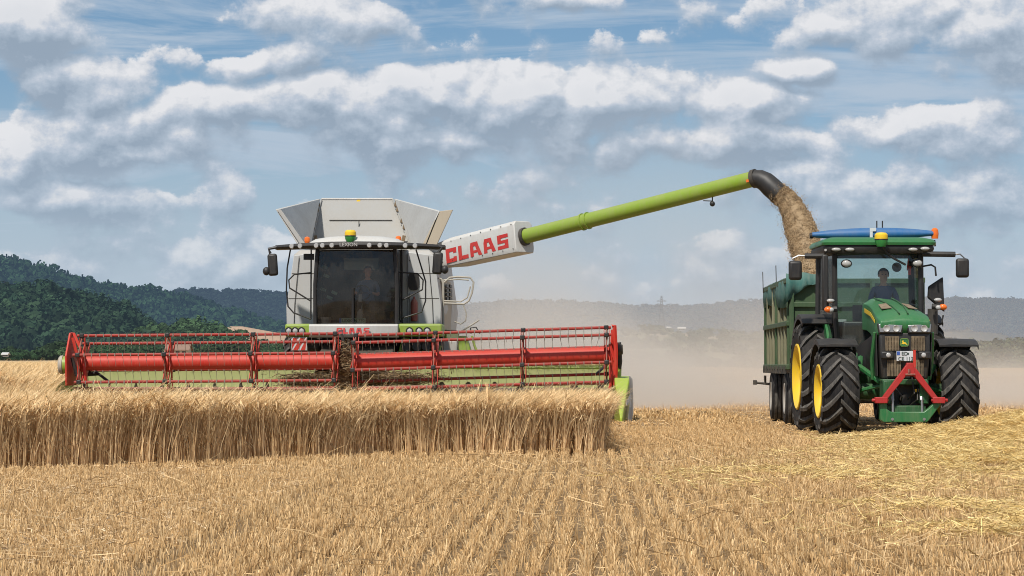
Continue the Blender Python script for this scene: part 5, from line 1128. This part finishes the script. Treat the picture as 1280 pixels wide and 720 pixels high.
# front axle, underbody, front linkage
b = MB(); b.tube([(TX - .85, TY, .74), (TX + .85, TY, .74)], .13, 12); b.bx(TX - .2, TX + .2, TY - .8, TY + 2.9, .55, 1.05); b.bx(TX - .34, TX + .34, TY - .3, TY + .4, .6, 1.1); tb_('front_axle', b, 'greendark', bevel=.03)
b = MB(); b.tube([(TX - .9, TY + 2.85, .97), (TX + .9, TY + 2.85, .97)], .2, 14); b.bx(TX - .42, TX + .42, TY + 1.5, TY + 3.4, .6, 1.4); tb_('rear_axle', b, 'greendark', bevel=.04)
for s in (-1, 1):
    b = MB(); b.tube([(TX + s * .36, TY - .75, .9), (TX + s * .62, TY - .2, 1.15), (TX + s * .50, TY + .5, 1.3)], .05, 7); b.tube([(TX + s * .30, TY - .6, .85), (TX + s * .78, TY - .25, .72)], .035, 7); tb_('axle_strut', b, 'green')
    b = MB(); b.bx(TX + s * .6 - .14, TX + s * .6 + .14, TY + .8, TY + 2.0, .75, 1.3); tb_('tank', b, 'black', bevel=.06)
    b = MB()
    for i in range(3): b.bx(TX + s * .68 - .14, TX + s * .68 + .14, TY + 1.2, TY + 1.5, .5 + .3 * i, .53 + .3 * i)
    tb_('step', b, 'dark')
yl = TY - 1.35
b = MB(); lp = [(-.46, .64), (-.36, .64), (-.34, .46), (-.28, .42), (.26, .42), (.34, .48), (.48, .62), (.54, .62), (.54, .55), (.34, .28), (.30, .25), (-.40, .25), (-.46, .29)]
b.slab([(TX - .015 + x, yl, z) for x, z in lp], (0, .14, 0)); link = tb_('front_linkage', b, 'green', bevel=.012)
b = MB(); b.bx(TX - .34, TX + .3, yl + .14, yl + .5, .34, .52); b.bx(TX - .40, TX - .26, yl + .1, yl + .5, .55, .93); b.bx(TX + .2, TX + .34, yl + .1, yl + .5, .55, .93); b.bx(TX - .40, TX + .34, yl + .2, yl + .5, .86, .95); tb_('linkage_frame', b, 'greendark', bevel=.015)
b = MB(); b.bx(TX - .2, TX + .2, yl + .45, yl + .5, .5, .88); b.lathe([(.001, 0), (.09, 0), (.09, .15), (.001, .15)], (TX, yl + .33, .62), 'y', 14); tb_('power_shaft', b, 'black')
for s in (-1, 1):
    b = MB(); b.tube([(TX - .015 + s * .24, yl + .06, .36), (TX - .015 + s * .24, yl + .08, .62)], .022, 8); b.tube([(TX - .015 + s * .24, yl + .1, .6), (TX - .015 + s * .24, yl + .2, .8)], .035, 8); tb_('lift_ram', b, 'chrome')
    b = MB(); b.lathe([(.001, -.01), (.025, -.01), (.025, 0)], (TX - .015 + s * .26, yl - .005, .30), 'y', 8); tb_('bolt', b, 'chrome', link)
b = MB(); b.bx(TX + .13, TX + .27, yl + .19, yl + .2, .74, .79); tb_('warning_sticker', b, 'yellow')
for x_, z_ in ((-.28, .95), (.12, 1.0), (.22, .9)):
    b = MB(); b.tube([(TX + x_, yl + .4, z_), (TX + x_ * .8, yl + .2, z_ - .1), (TX + x_ * .5 + .05, yl + .12, z_ - .28), (TX + x_ * .3, yl + .3, z_ - .38)], .014, 6); tb_('hydraulic_hose', b, 'black')
# red triangle
yt = yl - .05; ax_ = TX + .01
def leg(x0, z0, x1, z1, w0, w1):
    d = Vector((x1 - x0, 0, z1 - z0)).normalized(); nn = Vector((-d.z, 0, d.x)); q = MB()
    q.slab([Vector((x0, yt, z0)) + nn * w0, Vector((x1, yt, z1)) + nn * w1, Vector((x1, yt, z1)) - nn * w1, Vector((x0, yt, z0)) - nn * w0], (0, .09, 0)); return q
q = leg(ax_, 1.17, ax_ - .43, .62, .055, .04); fr2 = tb_('coupling_triangle', q, 'trired', bevel=.008)
q = leg(ax_, 1.17, ax_ + .43, .62, .055, .04); tb_('triangle_leg', q, 'trired', fr2, bevel=.008)
q = MB(); q.slab([(ax_ - .09, yt - .01, 1.0), (ax_ + .09, yt - .01, 1.0), (ax_ + .05, yt - .01, 1.22), (ax_ - .05, yt - .01, 1.22)], (0, .11, 0)); tb_('triangle_head', q, 'trired', fr2, bevel=.01)
q = MB(); q.bx(ax_ + .055, ax_ + .095, yt, yt + .03, 1.15, 1.43); tb_('latch_bar', q, 'red', fr2)
q = MB(); q.tube([(ax_ - .08, yt - .02, 1.03), (ax_ + .08, yt - .02, 1.03)], .015, 6); q.tube([(ax_ - .02, yt - .02, 1.12), (ax_ - .02, yt - .02, 1.06)], .02, 6); tb_('latch_pin', q, 'darkred', fr2)
for s in (-1, 1):
    q = MB(); q.bx(ax_ + s * .47 - .10, ax_ + s * .47 + .10, yt - .02, yt + .1, .56, .66); q.tube([(ax_ + s * .35, yt + .04, .61), (ax_ + s * .62, yt + .04, .61)], .028, 8); tb_('hook_block', q, 'trired', fr2, bevel=.01)
# front fenders
for s in (-1, 1):
    b = MB(); cxw = TX + s * 1.01; hw = .33; rings = []
    for i in range(13):
        a_ = R(62 + 118 * i / 12); rr = .86; y = TY - math.cos(a_) * rr; z = .76 + math.sin(a_) * rr * 1.0
        x0, x1 = cxw - hw, cxw + hw; dn = .09
        rings.append([Vector((x0, y, z)), Vector((cxw - .1, y, z + .015)), Vector((x1, y, z + .0)), Vector((x1 + s * .0, y, z - dn if s > 0 else z - .03)), Vector((x1 - .02, y, z - .03)), Vector((x0 + .02, y, z - .03)), Vector((x0, y, z - .03 if s > 0 else z - dn))])
    b.loft(rings); tb_('front_fender', b, 'black', bevel=.008, ang=50)
    q = MB(); q.tube([(cxw - s * .3, TY + .1, 1.0), (cxw - s * .36, TY + .15, 1.4), (cxw - s * .3, TY + .05, 1.6)], .03, 6); tb_('fender_bracket', q, 'dark')
# rear fenders
for s in (-1, 1):
    cxw = TX + s * 1.17; rings = []
    for i in range(17):
        a_ = R(58 + 112 * i / 16); rr = 1.12; y = TY + 2.85 - math.cos(a_) * rr; z = .98 + math.sin(a_) * rr
        xi, xo = TX + s * .68, TX + s * 1.26
        d = Vector((0, -math.cos(a_), math.sin(a_)))
        rings.append([Vector((xi, y, z)), Vector((xo, y, z)), Vector((xo, y, z)) - d * .10, Vector((xo - s * .02, y, z)) - d * .03, Vector((xi, y, z)) - d * .03])
    b = MB(); b.loft(rings); fe = tb_('rear_fender', b, 'black', bevel=.008, ang=50)
    b = MB(); pts = [(TX + s * .86, TY + 2.85 - math.cos(R(a)) * 1.10, .98 + math.sin(R(a)) * 1.10) for a in range(20, 171, 15)]
    b.slab(pts, (-s * .06, 0, 0)); tb_('fender_side', b, 'green', fe)
    b = MB(); b.lathe([(.001, 0), (.035, -.0), (.045, .02), (.001, .03)], (TX + s * 1.3, TY + 1.72, 1.55), 'y', 10)
# cab: floor, posts, glass, roof
YF, YB = TY + 1.75, TY + 3.15; xw0, xw1, xt0 = .80, .80, .90
zc = 1.42; zr_ = 3.18
b = MB(); b.bx(TX - .82, TX + .82, YF, YB, 1.30, 1.42); b.bx(TX - .6, TX + .6, YF + .05, YF + .25, 1.42, 1.95); tb_('cab_floor', b, 'black', bevel=.03)
for s in (-1, 1):
    b = MB(); b.tube([(TX + s * .70, YF - .02, 1.42), (TX + s * .76, YF - .05, 2.1), (TX + s * .76, YF - .02, 3.2)], .048, 8); tb_('cab_post', b, 'black')
    b = MB(); b.tube([(TX + s * .86, YB, 1.42), (TX + s * .84, YB, 3.2)], .055, 8); tb_('cab_post', b, 'black')
    b = MB(); b.slab([(TX + s * .80, YF + .0, 1.5), (TX + s * .86, YB - .05, 1.5), (TX + s * .84, YB - .05, 3.15), (TX + s * .79, YF + .0, 3.15)], (s * .006, 0, 0)); tb_('side_window', b, 'glass')
b = MB(); rings = []
for i in range(9):
    u = i / 8; x = TX - .72 + 1.44 * u; bow = -.12 * (1 - (2 * u - 1) ** 2); rings.append([Vector((x, YF + bow, 1.5)), Vector((x, YF + bow - .03, 2.2)), Vector((x, YF + bow + .02, 3.16))])
b.loft(rings, caps=False, closed=False); tb_('windscreen', b, 'glass')
b = MB(); b.slab([(TX - .8, YB, 1.9), (TX + .8, YB, 1.9), (TX + .8, YB, 3.12), (TX - .8, YB, 3.12)], (0, .006, 0)); tb_('rear_window', b, 'glass')
b = MB(); b.bx(TX - .8, TX + .8, YB - .02, YB + .02, 1.42, 1.9); tb_('cab_rear_wall', b, 'black')
def rr4(y0, y1, hw, z, n_=6, rad=.14):
    pts = []
    for (cx_, cy_, a0) in ((TX + hw - rad, y0 + rad, -90), (TX + hw - rad, y1 - rad, 0), (TX - hw + rad, y1 - rad, 90), (TX - hw + rad, y0 + rad, 180)):
        for k_ in range(n_): a_ = R(a0 + 90 * k_ / (n_ - 1)); pts.append(Vector((cx_ + rad * math.cos(a_), cy_ + rad * math.sin(a_), z)))
    return pts
b = MB(); b.loft([rr4(YF - .22, YB + .15, .95, 3.14), rr4(YF - .26, YB + .15, .98, 3.22), rr4(YF - .24, YB + .12, .97, 3.29)]); rf = tb_('roof_liner', b, 'black', ang=50)
b = MB(); b.loft([rr4(YF - .28, YB + .16, 1.0, 3.285), rr4(YF - .29, YB + .17, 1.01, 3.33), rr4(YF - .24, YB + .12, .97, 3.385), rr4(YF - .05, YB - .1, .82, 3.43)]); roof = tb_('roof', b, 'green', ang=50)
def oval(p, rx, rz, par, mat='lens'):
    q = MB(); q.ball(p, 1, 0, 16, (rx, .05, rz)); o = tb_('work_lamp', q, 'black', par); q = MB(); q.ball(Vector(p) + Vector((0, -.02, 0)), 1, 0, 16, (rx * .84, .045, rz * .8)); tb_('lens', q, mat, o)
for px, py in ((1045, 312), (1062, 312), (1141, 312), (1156, 311)): oval(att(px, py, YF - .29), .10, .042, rf)
for px, py in ((1058, 329.5), (1146.5, 329)): oval(att(px, py, YF - .16), .10, .075, rf)
b = MB(); b.lathe([(.001, 0), (.022, 0), (.022, .03)], att(1032, 312.5, YF - .29), 'y', 8); tb_('marker_lamp', b, 'lens', rf)
# exhaust / air column on the left of the picture, panel on the right
b = MB(); b.loft([[att(1028, 388, 42.4) + Vector(d) for d in ((0, 0, 0), (.12, 0, 0), (.12, .12, 0), (0, .12, 0))], [att(1027.5, 318, 42.4) + Vector(d) for d in ((0, 0, 0), (.11, 0, 0), (.11, .12, 0), (0, .12, 0))]]); tb_('exhaust_stack', b, 'black', bevel=.03)
b = MB(); b.slab([att(1160, 372, 42.9), att(1181, 390, 42.9), att(1179, 346, 42.9), att(1161, 358, 42.9)], (0, .1, 0)); tb_('air_stack', b, 'black', bevel=.02)
b = MB(); b.lathe([(.09, 0), (.09, .45), (.001, .45)], att(1166, 418, 42.6), 'z', 14); tb_('filter_can', b, 'dark')
b = MB(); b.tube([att(1153, 333, 42.7), att(1164, 331, 42.7), att(1169, 334, 42.7), att(1170, 345, 42.7)], .018, 6); tb_('grab_rail', b, 'black'); b = MB(); b.tube([att(1179, 394, 42.7), att(1177, 405, 42.7), att(1170, 408, 42.7)], .015, 6); tb_('grab_rail', b, 'black')
for (ox, oy), (mx_, my_), bx_ in (((1035, 387), (1034, 376), 1046), ((1178, 384), (1172, 375), 1165)):
    D = 42.35; p = att(ox, oy, D); b = MB(); q_ = att(bx_, oy - 1, D); b.tube([q_, p], .05, 8); o = tb_('indicator_arm', b, 'black'); q = MB(); q.ball(p + Vector((0, -.05, 0)), 1, 0, 12, (.075, .06, .055)); tb_('indicator', q, 'orange', o)
    q = MB(); q.ball(att(ox + (4 if ox < 1100 else -5), oy + .5, D - .07), 1, 0, 12, (.05, .04, .045)); tb_('lens', q, 'lens', o); oval(att(mx_ + 4 * (ox < 1100), my_, D), .085, .045, o)
# mirrors
for s, a0, a1, a2, mc in ((-1, (1030, 320), (1006, 320), (991, 323), (994, 338)), (1, (1152, 317.5), (1194, 318), (1206, 323), (1203, 335))):
    D = 42.6; b = MB(); b.tube([att(*a0, D), att(*a1, D)], .05, 10); o = tb_('mirror_arm', b, 'black')
    b = MB(); b.tube([att(*a1, D), att((a1[0] + a2[0]) / 2, a1[1] - .5, D), att(*a2, D), att(mc[0], mc[1] - 8, D)], .015, 6); tb_('mirror_tube', b, 'chrome', o)
    b = MB(); b.box(att(*mc, D), (.235, .10, .34)); b2 = tb_('mirror', b, 'black', o, bevel=.05, seg=3)
# blue folded boom
D = TY + 2.2; L0, L1, Lm = att(1015, 295.5, D), att(1166, 293.5, D), att(1092, 292.5, D); b = MB(); rings = []
for i in range(17):
    u = i / 16; p = L0.lerp(L1, u); hz = .035 + .085 * math.sin(math.pi * min(max(u, .02), .98)) ** .6; hy = .07 + .06 * math.sin(math.pi * u)
    rings.append([p + Vector((0, -hy * math.cos(a_), hz * math.sin(a_) * (1 if math.sin(a_) > 0 else .75) + .02)) for a_ in np.linspace(0, math.tau, 12, endpoint=False)])
b.loft(rings); boom = tb_('roof_boom', b, 'blue', ang=50)
q = MB(); q.lathe([(.001, -.03), (.05, -.03), (.05, .03), (.001, .03)], L0 + Vector((-.01, 0, .01)), 'x', 12); tb_('boom_tip', q, 'black', boom)
q = MB(); q.box(att(1089, 291, D - .14), (.05, .02, .17)); q.box(att(1091.5, 287, D - .14), (.10, .02, .06)); tb_('boom_badge', q, 'plate', boom)
for px in (1040, 1086, 1148): q = MB(); q.tube([att(px, 297, D), att(px, 303, D)], .012, 6); tb_('boom_bracket', q, 'chrome', boom)
q = MB(); q.box(att(1086, 299, D), (.1, .12, .1)); tb_('boom_mount', q, 'black', boom)
for px in (1096, 1103): q = MB(); q.tube([att(px, 300, D + .1), att(px, 276, D + .1)], .012, 6); tb_('antenna', q, 'black')
globe(att(1101.5, 299.5, YF - .46), tr, .95)
b = MB(); b.tube([att(1103, 307, YF - .38), att(1108, 316, YF - .3), att(1117, 323, YF - .3), att(1132, 331, YF - .25)], .02, 6); tb_('cable', b, 'black')
b = MB(); b.tube([att(1169, 308, D), att(1168, 300, D)], .018, 6); bq = tb_('beacon_post', b, 'black'); beacon_p = att(1168.5, 292, D)
q = MB(); q.lathe([(.001, -.09), (.06, -.09), (.065, -.04), (.07, 0), (.06, .07), (.03, .1), (.001, .105)], beacon_p, 'z', 16); q.build('beacon', 'orange', bq)
# inside the cab
b = MB(); b.bx(TX + .0, TX + .5, TY + 2.35, TY + 2.85, 1.75, 1.88); b.bx(TX + .02, TX + .48, TY + 2.80, TY + 2.92, 1.85, 2.48); b.bx(TX + .1, TX + .4, TY + 2.4, TY + 2.8, 1.42, 1.75); tb_('driver_seat', b, 'seat', bevel=.05)
b = MB(); b.tube([(TX + .12, YF + .2, 1.45), (TX + .14, YF + .3, 2.0), (TX + .15, YF + .36, 2.12)], [.07, .05, .04], 8); sc_ = tb_('steering_column', b, 'black')
b = MB(); ring_ = [(TX + .16 + .2 * math.cos(a), YF + .40 + .12 * math.sin(a), 2.15 + .14 * math.sin(a)) for a in np.linspace(0, math.tau, 25)]; b.tube(ring_, .016, 6, caps=False); b.tube([ring_[0], ring_[12]], .012, 5); tb_('steering_wheel', b, 'black', sc_)
b = MB(); b.box((TX - .25, YF + .55, 2.1), (.22, .04, .3)); b.bx(TX + .55, TX + .72, TY + 2.2, TY + 2.9, 1.5, 2.0); b.bx(TX - .75, TX - .3, TY + 2.2, TY + 2.8, 1.45, 1.95); tb_('console', b, 'seat', bevel=.03)
b = MB(); b.lathe([(.001, 0), (.085, 0), (.085, .015), (.001, .015)], att(1121, 334, YF + .15), 'y', 20); tb_('round_mirror', b, 'black')
b = MB(); b.tube([att(1136, 318, YF + .1), att(1134, 338, YF + .1)], .012, 5); b.box(att(1137, 338, YF + .12), (.05, .02, .16)); tb_('hanging_tag', b, 'red')
b = MB(); b.bx(TX - .7, TX + .72, YF + .02, YF + .06, 3.06, 3.12); tb_('sun_blind', b, 'black')
person(None, 'person', 'driver in a dark navy T-shirt with dark hair seated in the tractor cab looking ahead', (TX + .10, TY + 2.36, 2.06), None, 'navy', 1.0, [(-.12, -.34, .18), (.10, -.36, .22)])

# the tractor stands turned a little towards the camera's right
tr.rotation_euler.z = TROT
# ================================================================== trailer
X0, X1, D0, D1, ZB, ZT = 3.84, 6.42, 46.6, 52.8, 1.10, 2.84
tl = empty('grain_trailer', ((X0 + X1) / 2, 49.5, 0), 'high sided dark green grain trailer with a rolled teal tarpaulin behind the tractor', 'trailer')
def lb(name, mb, mats, par=None, **k): return mb.build(name, mats, par or tl, **k)
b = MB(); b.bx(X0 + .06, X1 - .06, D0, D0 + .06, ZB, ZT); fw_ = lb('front_wall', b, 'trailer', bevel=.01)
for z in (ZT - .05, ZT - .50, ZB + .08): q = MB(); q.bx(X0 + .02, X1 - .02, D0 - .06, D0 - .002, z - .05, z + .05); lb('rail', q, 'trailer', fw_, bevel=.012)
for x in (X0 + .05, X0 + 1.6, X1 - .05): q = MB(); q.bx(x - .045, x + .045, D0 - .085, D0 - .004, ZB, ZT - .02); lb('post', q, 'trailer', fw_, bevel=.012)
b = MB(); b.bx(X0 + .06, X1 - .06, D1 - .06, D1, ZB, ZT); lb('rear_wall', b, 'trailer')
b = MB(); b.bx(X0 + .04, X1 - .04, D0, D1, ZB - .08, ZB); lb('floor', b, 'dark')
for s, x in ((-1, X0), (1, X1)):
    b = MB(); xa, xb = (x + .03, x + .07) if s < 0 else (x - .07, x - .03); b.bx(xa, xb, D0 + .05, D1 - .05, ZB, ZT); sw = lb('side_wall', b, 'olive'); NP = 8
    for i in range(NP + 1):
        y = D0 + .08 + (D1 - D0 - .16) * i / NP; q = MB(); q.bx(x - .03 if s < 0 else x - .03, x + .03, y - .045, y + .045, ZB, ZT); lb('post', q, 'trailer' if s > 0 or i % 4 == 0 else 'olive', sw, bevel=.012)
    for z in (ZB + .04, ZB + .88, ZT - .03): q = MB(); q.bx(x - .045, x + .035, D0, D1, z - .05, z + .05); lb('rail', q, 'trailer', sw, bevel=.012)
    for i in range(9): y = D0 + .4 + i * .68; q = MB(); q.box((x - .05 * (1 if s < 0 else -1), y, ZB - .02), (.05, .08, .14)); lb('latch', q, 'dark', sw)
# grain load
V_ = []; n1 = 40; gx = np.linspace(X0 + .08, X1 - .08, n1); gy = np.linspace(D0 + .07, D1 - .07, n1); GX, GY = np.meshgrid(gx, gy)
GZ = 2.25 + .5 * np.exp(-((GX - 4.75) / .8) ** 2 - ((GY - 50.6) / 1.2) ** 2) + (vnoise(GX, GY, .25, 3) - .5) * .05
i_ = np.arange(n1 - 1)[:, None] * n1 + np.arange(n1 - 1)[None, :]
M['grain'] = attr_mat('grain', transl=0, rough=.9); o = quad_mesh('grain_load', np.stack([GX, GY, GZ], -1).reshape(-1, 3), np.stack([i_, i_ + 1, i_ + n1 + 1, i_ + n1], -1).reshape(-1, 4), np.array([.42, .28, .13]) * (.8 + .4 * rng.random((n1 * n1, 1))), 'grain'); tag(o, 'heap of threshed grain filling the trailer box', 'grain', kind='stuff')
# chassis, drawbar, axles
b = MB(); b.bx(X0 + .7, X0 + .85, D0 + .1, D1 - .1, .80, ZB - .08); b.bx(X1 - .85, X1 - .7, D0 + .1, D1 - .1, .80, ZB - .08); b.bx(X0 + .2, X1 - .2, D0 + .1, D0 + .22, .88, ZB - .08); b.bx(X0 + .1, X1 - .1, D1 - .3, D1 - .15, .85, ZB - .08); b.tube([(5.13, D0 + .8, .7), (5.13, 44.3, .62)], .07, 8); lb('chassis', b, 'darkred', bevel=.01)
for y in (47.7, 51.2):
    b = MB(); b.tube([(X0 + .3, y, .5), (X1 - .3, y, .5)], .07, 8); b.bx(X0 + .6, X0 + .9, y - .4, y + .4, .62, .8); b.bx(X1 - .9, X1 - .6, y - .4, y + .4, .62, .8); lb('axle', b, 'dark')
    for s, x in ((-1, X0 + .19), (1, X1 - .19)): wheel(tl, (x, y, .52), .52, .40, .27, 'silver', 16, False, s, style='road')
b = MB(); b.tube([(X0 - .02, D1 - .2, .75), (X0 - .02, D1 - .2, .95)], .03, 6); b.tube([(X0 - .25, D1 - .2, .8), (X0 + .3, D1 - .2, .74)], .03, 6); b.box((X0 - .24, D1 - .2, .80), (.08, .08, .1)); b.bx(X0 + .15, X0 + .4, D0 + .5, D0 + .8, .7, 1.0); lb('brake_gear', b, 'dark')
# tarpaulin bunched over the left wall, with folds
b = MB(); rings = []; NN = 46
for i in range(NN + 1):
    t = i / NN; y = D0 - .10 + (D1 - D0 + .1) * t; w1 = float(vnoise(t * 20, 0, 1, 61) - .5) * .07; hang = .50 + float(vnoise(t * 20, 5, 2.2, 62) - .5) * .22 + float(vnoise(t * 20, 9, .7, 63) - .5) * .08
    prof = [(X0 + .22, ZT - .03), (X0 + .18, ZT + .03 + w1 * .5), (X0 + .09, ZT + .05 + w1 * .6), (X0 + .0, ZT + .04), (X0 - .045 + w1, ZT - .03), (X0 - .06 + w1 * 1.5, ZT - hang * .5), (X0 - .05 + w1 * 2.5, ZT - hang)]
    rings.append([Vector((x, y + .02 * math.sin(k_ * 2 + t * 40), z + (vnoise(t * 20 + k_, k_ * 3, .8, 64) - .5) * .03)) for k_, (x, z) in enumerate(prof)])
b.loft(rings, caps=False, closed=False); M['tarp'] = paint('teal_tarpaulin', (.022, .115, .10), .85, .35, (.2, .24, .2), scale=3, bump=.4); tp = lb('tarpaulin', b, 'tarp', ang=60); sd_ = tp.modifiers.new('t', 'SOLIDIFY'); sd_.thickness = .012
b = MB(); rings = []
for i in range(12):   # corner flap hanging at the front
    t = i / 11; x = X0 - .06 + .62 * t; rings.append([Vector((x, D0 - .10 - .03 * math.sin(t * 11), ZT + .1 - .02 * math.sin(t * 9))), Vector((x, D0 - .12 - .04 * math.sin(t * 11 + 1), ZT - .12)), Vector((x - .05, D0 - .11 - .04 * math.sin(t * 14), ZT - .10 - .42 * (1 - t) ** 1.5))])
b.loft(rings, caps=False, closed=False); q = b.build('tarpaulin_fold', 'tarp', tp, ang=60); sd_ = q.modifiers.new('t', 'SOLIDIFY'); sd_.thickness = .012
for px, D_ in ((954, 52.6), (970.5, 49.2)): q = MB(); p = at(px, 350, D_); q.tube([(p.x, D_, ZT - .1), (p.x - .01, D_, ZT + .36)], .010, 6); lb('tarp_hoop', q, 'dark')
b = MB(); b.bx(X0 + .45, X0 + 1.05, D0 - .5, D0 - .1, 2.0, 2.05); b.bx(X0 + .45, X0 + .5, D0 - .5, D0 - .1, 1.9, 2.05); lb('ladder_step', b, 'silver')

# ================================================================== falling grain
ctr = [at(970, 240, 52.25), at(984, 250, 52.1), at(994, 268, 51.8), at(1002, 290, 51.5), at(1009, 315, 51.2), at(1013, 345, 50.9), at(1015, 372, 50.7)]
rad = [.225, .24, .29, .35, .36, .30, .34]
cz = np.array([p.z for p in ctr]); cx3 = np.array([list(p) for p in ctr]); 
r = np.random.default_rng(91); N = 170000
s_ = r.random(N) * (len(ctr) - 1); i0 = np.minimum(s_.astype(int), len(ctr) - 2); f = (s_ - i0)[:, None]; Pc = cx3[i0] * (1 - f) + cx3[i0 + 1] * f; Rc = (np.array(rad)[i0] * (1 - f[:, 0]) + np.array(rad)[i0 + 1] * f[:, 0])
a = r.random(N) * math.tau; q = np.sqrt(r.random(N)) * np.where(r.random(N) < .07, 1.0 + .55 * r.random(N) ** 2, 1.0)
tg_ = cx3[i0 + 1] - cx3[i0]; tg_ /= np.linalg.norm(tg_, axis=1)[:, None]; sd1 = np.cross(tg_, [0, 1, 0]); sd1 /= np.linalg.norm(sd1, axis=1)[:, None]; sd2 = np.cross(tg_, sd1)
edge = 1 + (vnoise(s_ * 3, a, .35, 4) - .5) * .2
c_ = Pc + sd1 * (np.cos(a) * q * Rc * edge)[:, None] + sd2 * (np.sin(a) * q * Rc * edge)[:, None]
L = .006 + .010 * r.random(N) ** 2; d = tg_ * .6 + r.normal(0, .6, (N, 3)); d /= np.linalg.norm(d, axis=1)[:, None]; d *= L[:, None]
wv = np.cross(d, r.normal(0, 1, (N, 3))); wv /= np.linalg.norm(wv, axis=1)[:, None] + 1e-9
P3 = np.stack([c_ - d, c_ + d], 1); dark = np.where(vnoise(s_ * 2.2, a * 1.3, .5, 5) > .66, .7, 1.0)[:, None]
gcol = straw_col(N, (.45, .32, .18), (.54, .40, .24), (.30, .20, .11), 92) * dark
V1 = ribbons(P3, np.ones((N, 2)) * (.006 + .005 * r.random((N, 1))), gcol, wv)
# inner core so the stream is opaque
nr, nc = 70, 26; ss = np.linspace(0, len(ctr) - 1.001, nr); aa = np.linspace(0, math.tau, nc, endpoint=False); SS, AA = np.meshgrid(ss, aa, indexing='ij'); i0 = SS.astype(int); f = (SS - i0)[..., None]
Pc = cx3[i0] * (1 - f) + cx3[i0 + 1] * f; Rc = (np.array(rad)[i0] * (1 - f[..., 0]) + np.array(rad)[i0 + 1] * f[..., 0]) * (.88 + .06 * vnoise(SS * 4, AA * 3, .5, 6)); tg_ = cx3[i0 + 1] - cx3[i0]; tg_ /= np.linalg.norm(tg_, axis=-1)[..., None]
sd1 = np.cross(tg_, [0, 1, 0]); sd1 /= np.linalg.norm(sd1, axis=-1)[..., None]; sd2 = np.cross(tg_, sd1); Vc = (Pc + sd1 * (np.cos(AA) * Rc)[..., None] + sd2 * (np.sin(AA) * Rc)[..., None]).reshape(-1, 3)
ii, jj = np.meshgrid(np.arange(nr - 1), np.arange(nc), indexing='ij'); Qc = np.stack([ii * nc + jj, ii * nc + (jj + 1) % nc, (ii + 1) * nc + (jj + 1) % nc, (ii + 1) * nc + jj], -1).reshape(-1, 4)
V, Q, c = join([V1, (Vc, Qc, np.array([.39, .275, .155]) * (.95 + .1 * r.random((len(Vc), 1))))])
o = quad_mesh('grain_stream', V, Q, c, 'straw'); tag(o, 'stream of chaffy grain pouring from the black spout into the trailer', 'grain stream', kind='stuff')

# ================================================================== dust behind the machines
def dust(name, label, x0, x1, y0, y1, z1, dens, fall, sc, col=(.86, .74, .60), xfade=4.0, seed=0):
    m, n, l = new_mat(name); o_ = nd(n, 'ShaderNodeOutputMaterial'); v = nd(n, 'ShaderNodeVolumePrincipled'); v.inputs['Color'].default_value = c4(col); v.inputs['Anisotropy'].default_value = .1
    geo = nd(n, 'ShaderNodeTexCoord'); s = nd(n, 'ShaderNodeSeparateXYZ'); l.new(geo.outputs['Object'], s.inputs[0])
    def mr(vv, a, b_, c_=0, d_=1):
        x = nd(n, 'ShaderNodeMapRange'); x.interpolation_type = 'SMOOTHSTEP'
        for nm, qv in zip(('From Min', 'From Max', 'To Min', 'To Max'), (a, b_, c_, d_)): x.inputs[nm].default_value = qv
        l.new(vv, x.inputs['Value']); return x.outputs[0]
    def ma(op, a, b_):
        x = nd(n, 'ShaderNodeMath', operation=op)
        for i, vv in enumerate((a, b_)):
            if isinstance(vv, (int, float)): x.inputs[i].default_value = vv
            else: l.new(vv, x.inputs[i])
        return x.outputs[0]
    mp = nd(n, 'ShaderNodeMapping'); mp.inputs['Location'].default_value = (seed, 0, 0); mp.inputs['Scale'].default_value = (1, .6, 1.3); l.new(geo.outputs['Object'], mp.inputs[0])
    nz = nd(n, 'ShaderNodeTexNoise'); nz.inputs['Scale'].default_value = sc; nz.inputs['Detail'].default_value = 3; nz.inputs['Roughness'].default_value = .55; l.new(mp.outputs[0], nz.inputs['Vector'])
    f_ = mr(nz.outputs['Fac'], .38, .62, .02, 2.0)
    e = ma('POWER', 2.718, ma('MULTIPLY', s.outputs['Z'], -1 / fall)); top = mr(s.outputs['Z'], z1 * .55, z1 * .98, 1, 0)
    g = ma('MULTIPLY', ma('MULTIPLY', mr(s.outputs['X'], x0, x0 + xfade), mr(s.outputs['X'], x1 - xfade, x1, 1, 0)), ma('MULTIPLY', mr(s.outputs['Y'], y0, y0 + 5), mr(s.outputs['Y'], y1 - 8, y1, 1, 0)))
    d_ = ma('MULTIPLY', ma('MULTIPLY', ma('MULTIPLY', f_, e), ma('MULTIPLY', g, top)), dens); l.new(d_, v.inputs['Density']); l.new(v.outputs[0], o_.inputs['Volume'])
    b = MB(); b.bx(x0, x1, y0, y1, .01, z1); M[name] = m; o = b.build(name, m); tag(o, label, 'dust', kind='stuff'); m.cycles.volume_step_rate = 1.0; return o
if not globals().get('NODUST'):
    dust('dust_cloud', 'tan dust drifting low over the field behind the harvester and the trailer', -7.5, 17, 58, 110, 6, .17, 1.0, .2, (.95, .87, .77))
    dust('dust_plume', 'grey plume of dust rising just right of the harvester', -6.0, 6.5, 60, 86, 10, .085, 2.5, .22, (.93, .88, .81), 4.5, 9)
S.cycles.volume_step_rate = 4; S.cycles.volume_max_steps = 64; S.cycles.volume_bounces = 1
S.cycles.max_bounces = 6; S.cycles.transparent_max_bounces = 12; S.cycles.use_denoising = True; S.cycles.filter_width = 1.0
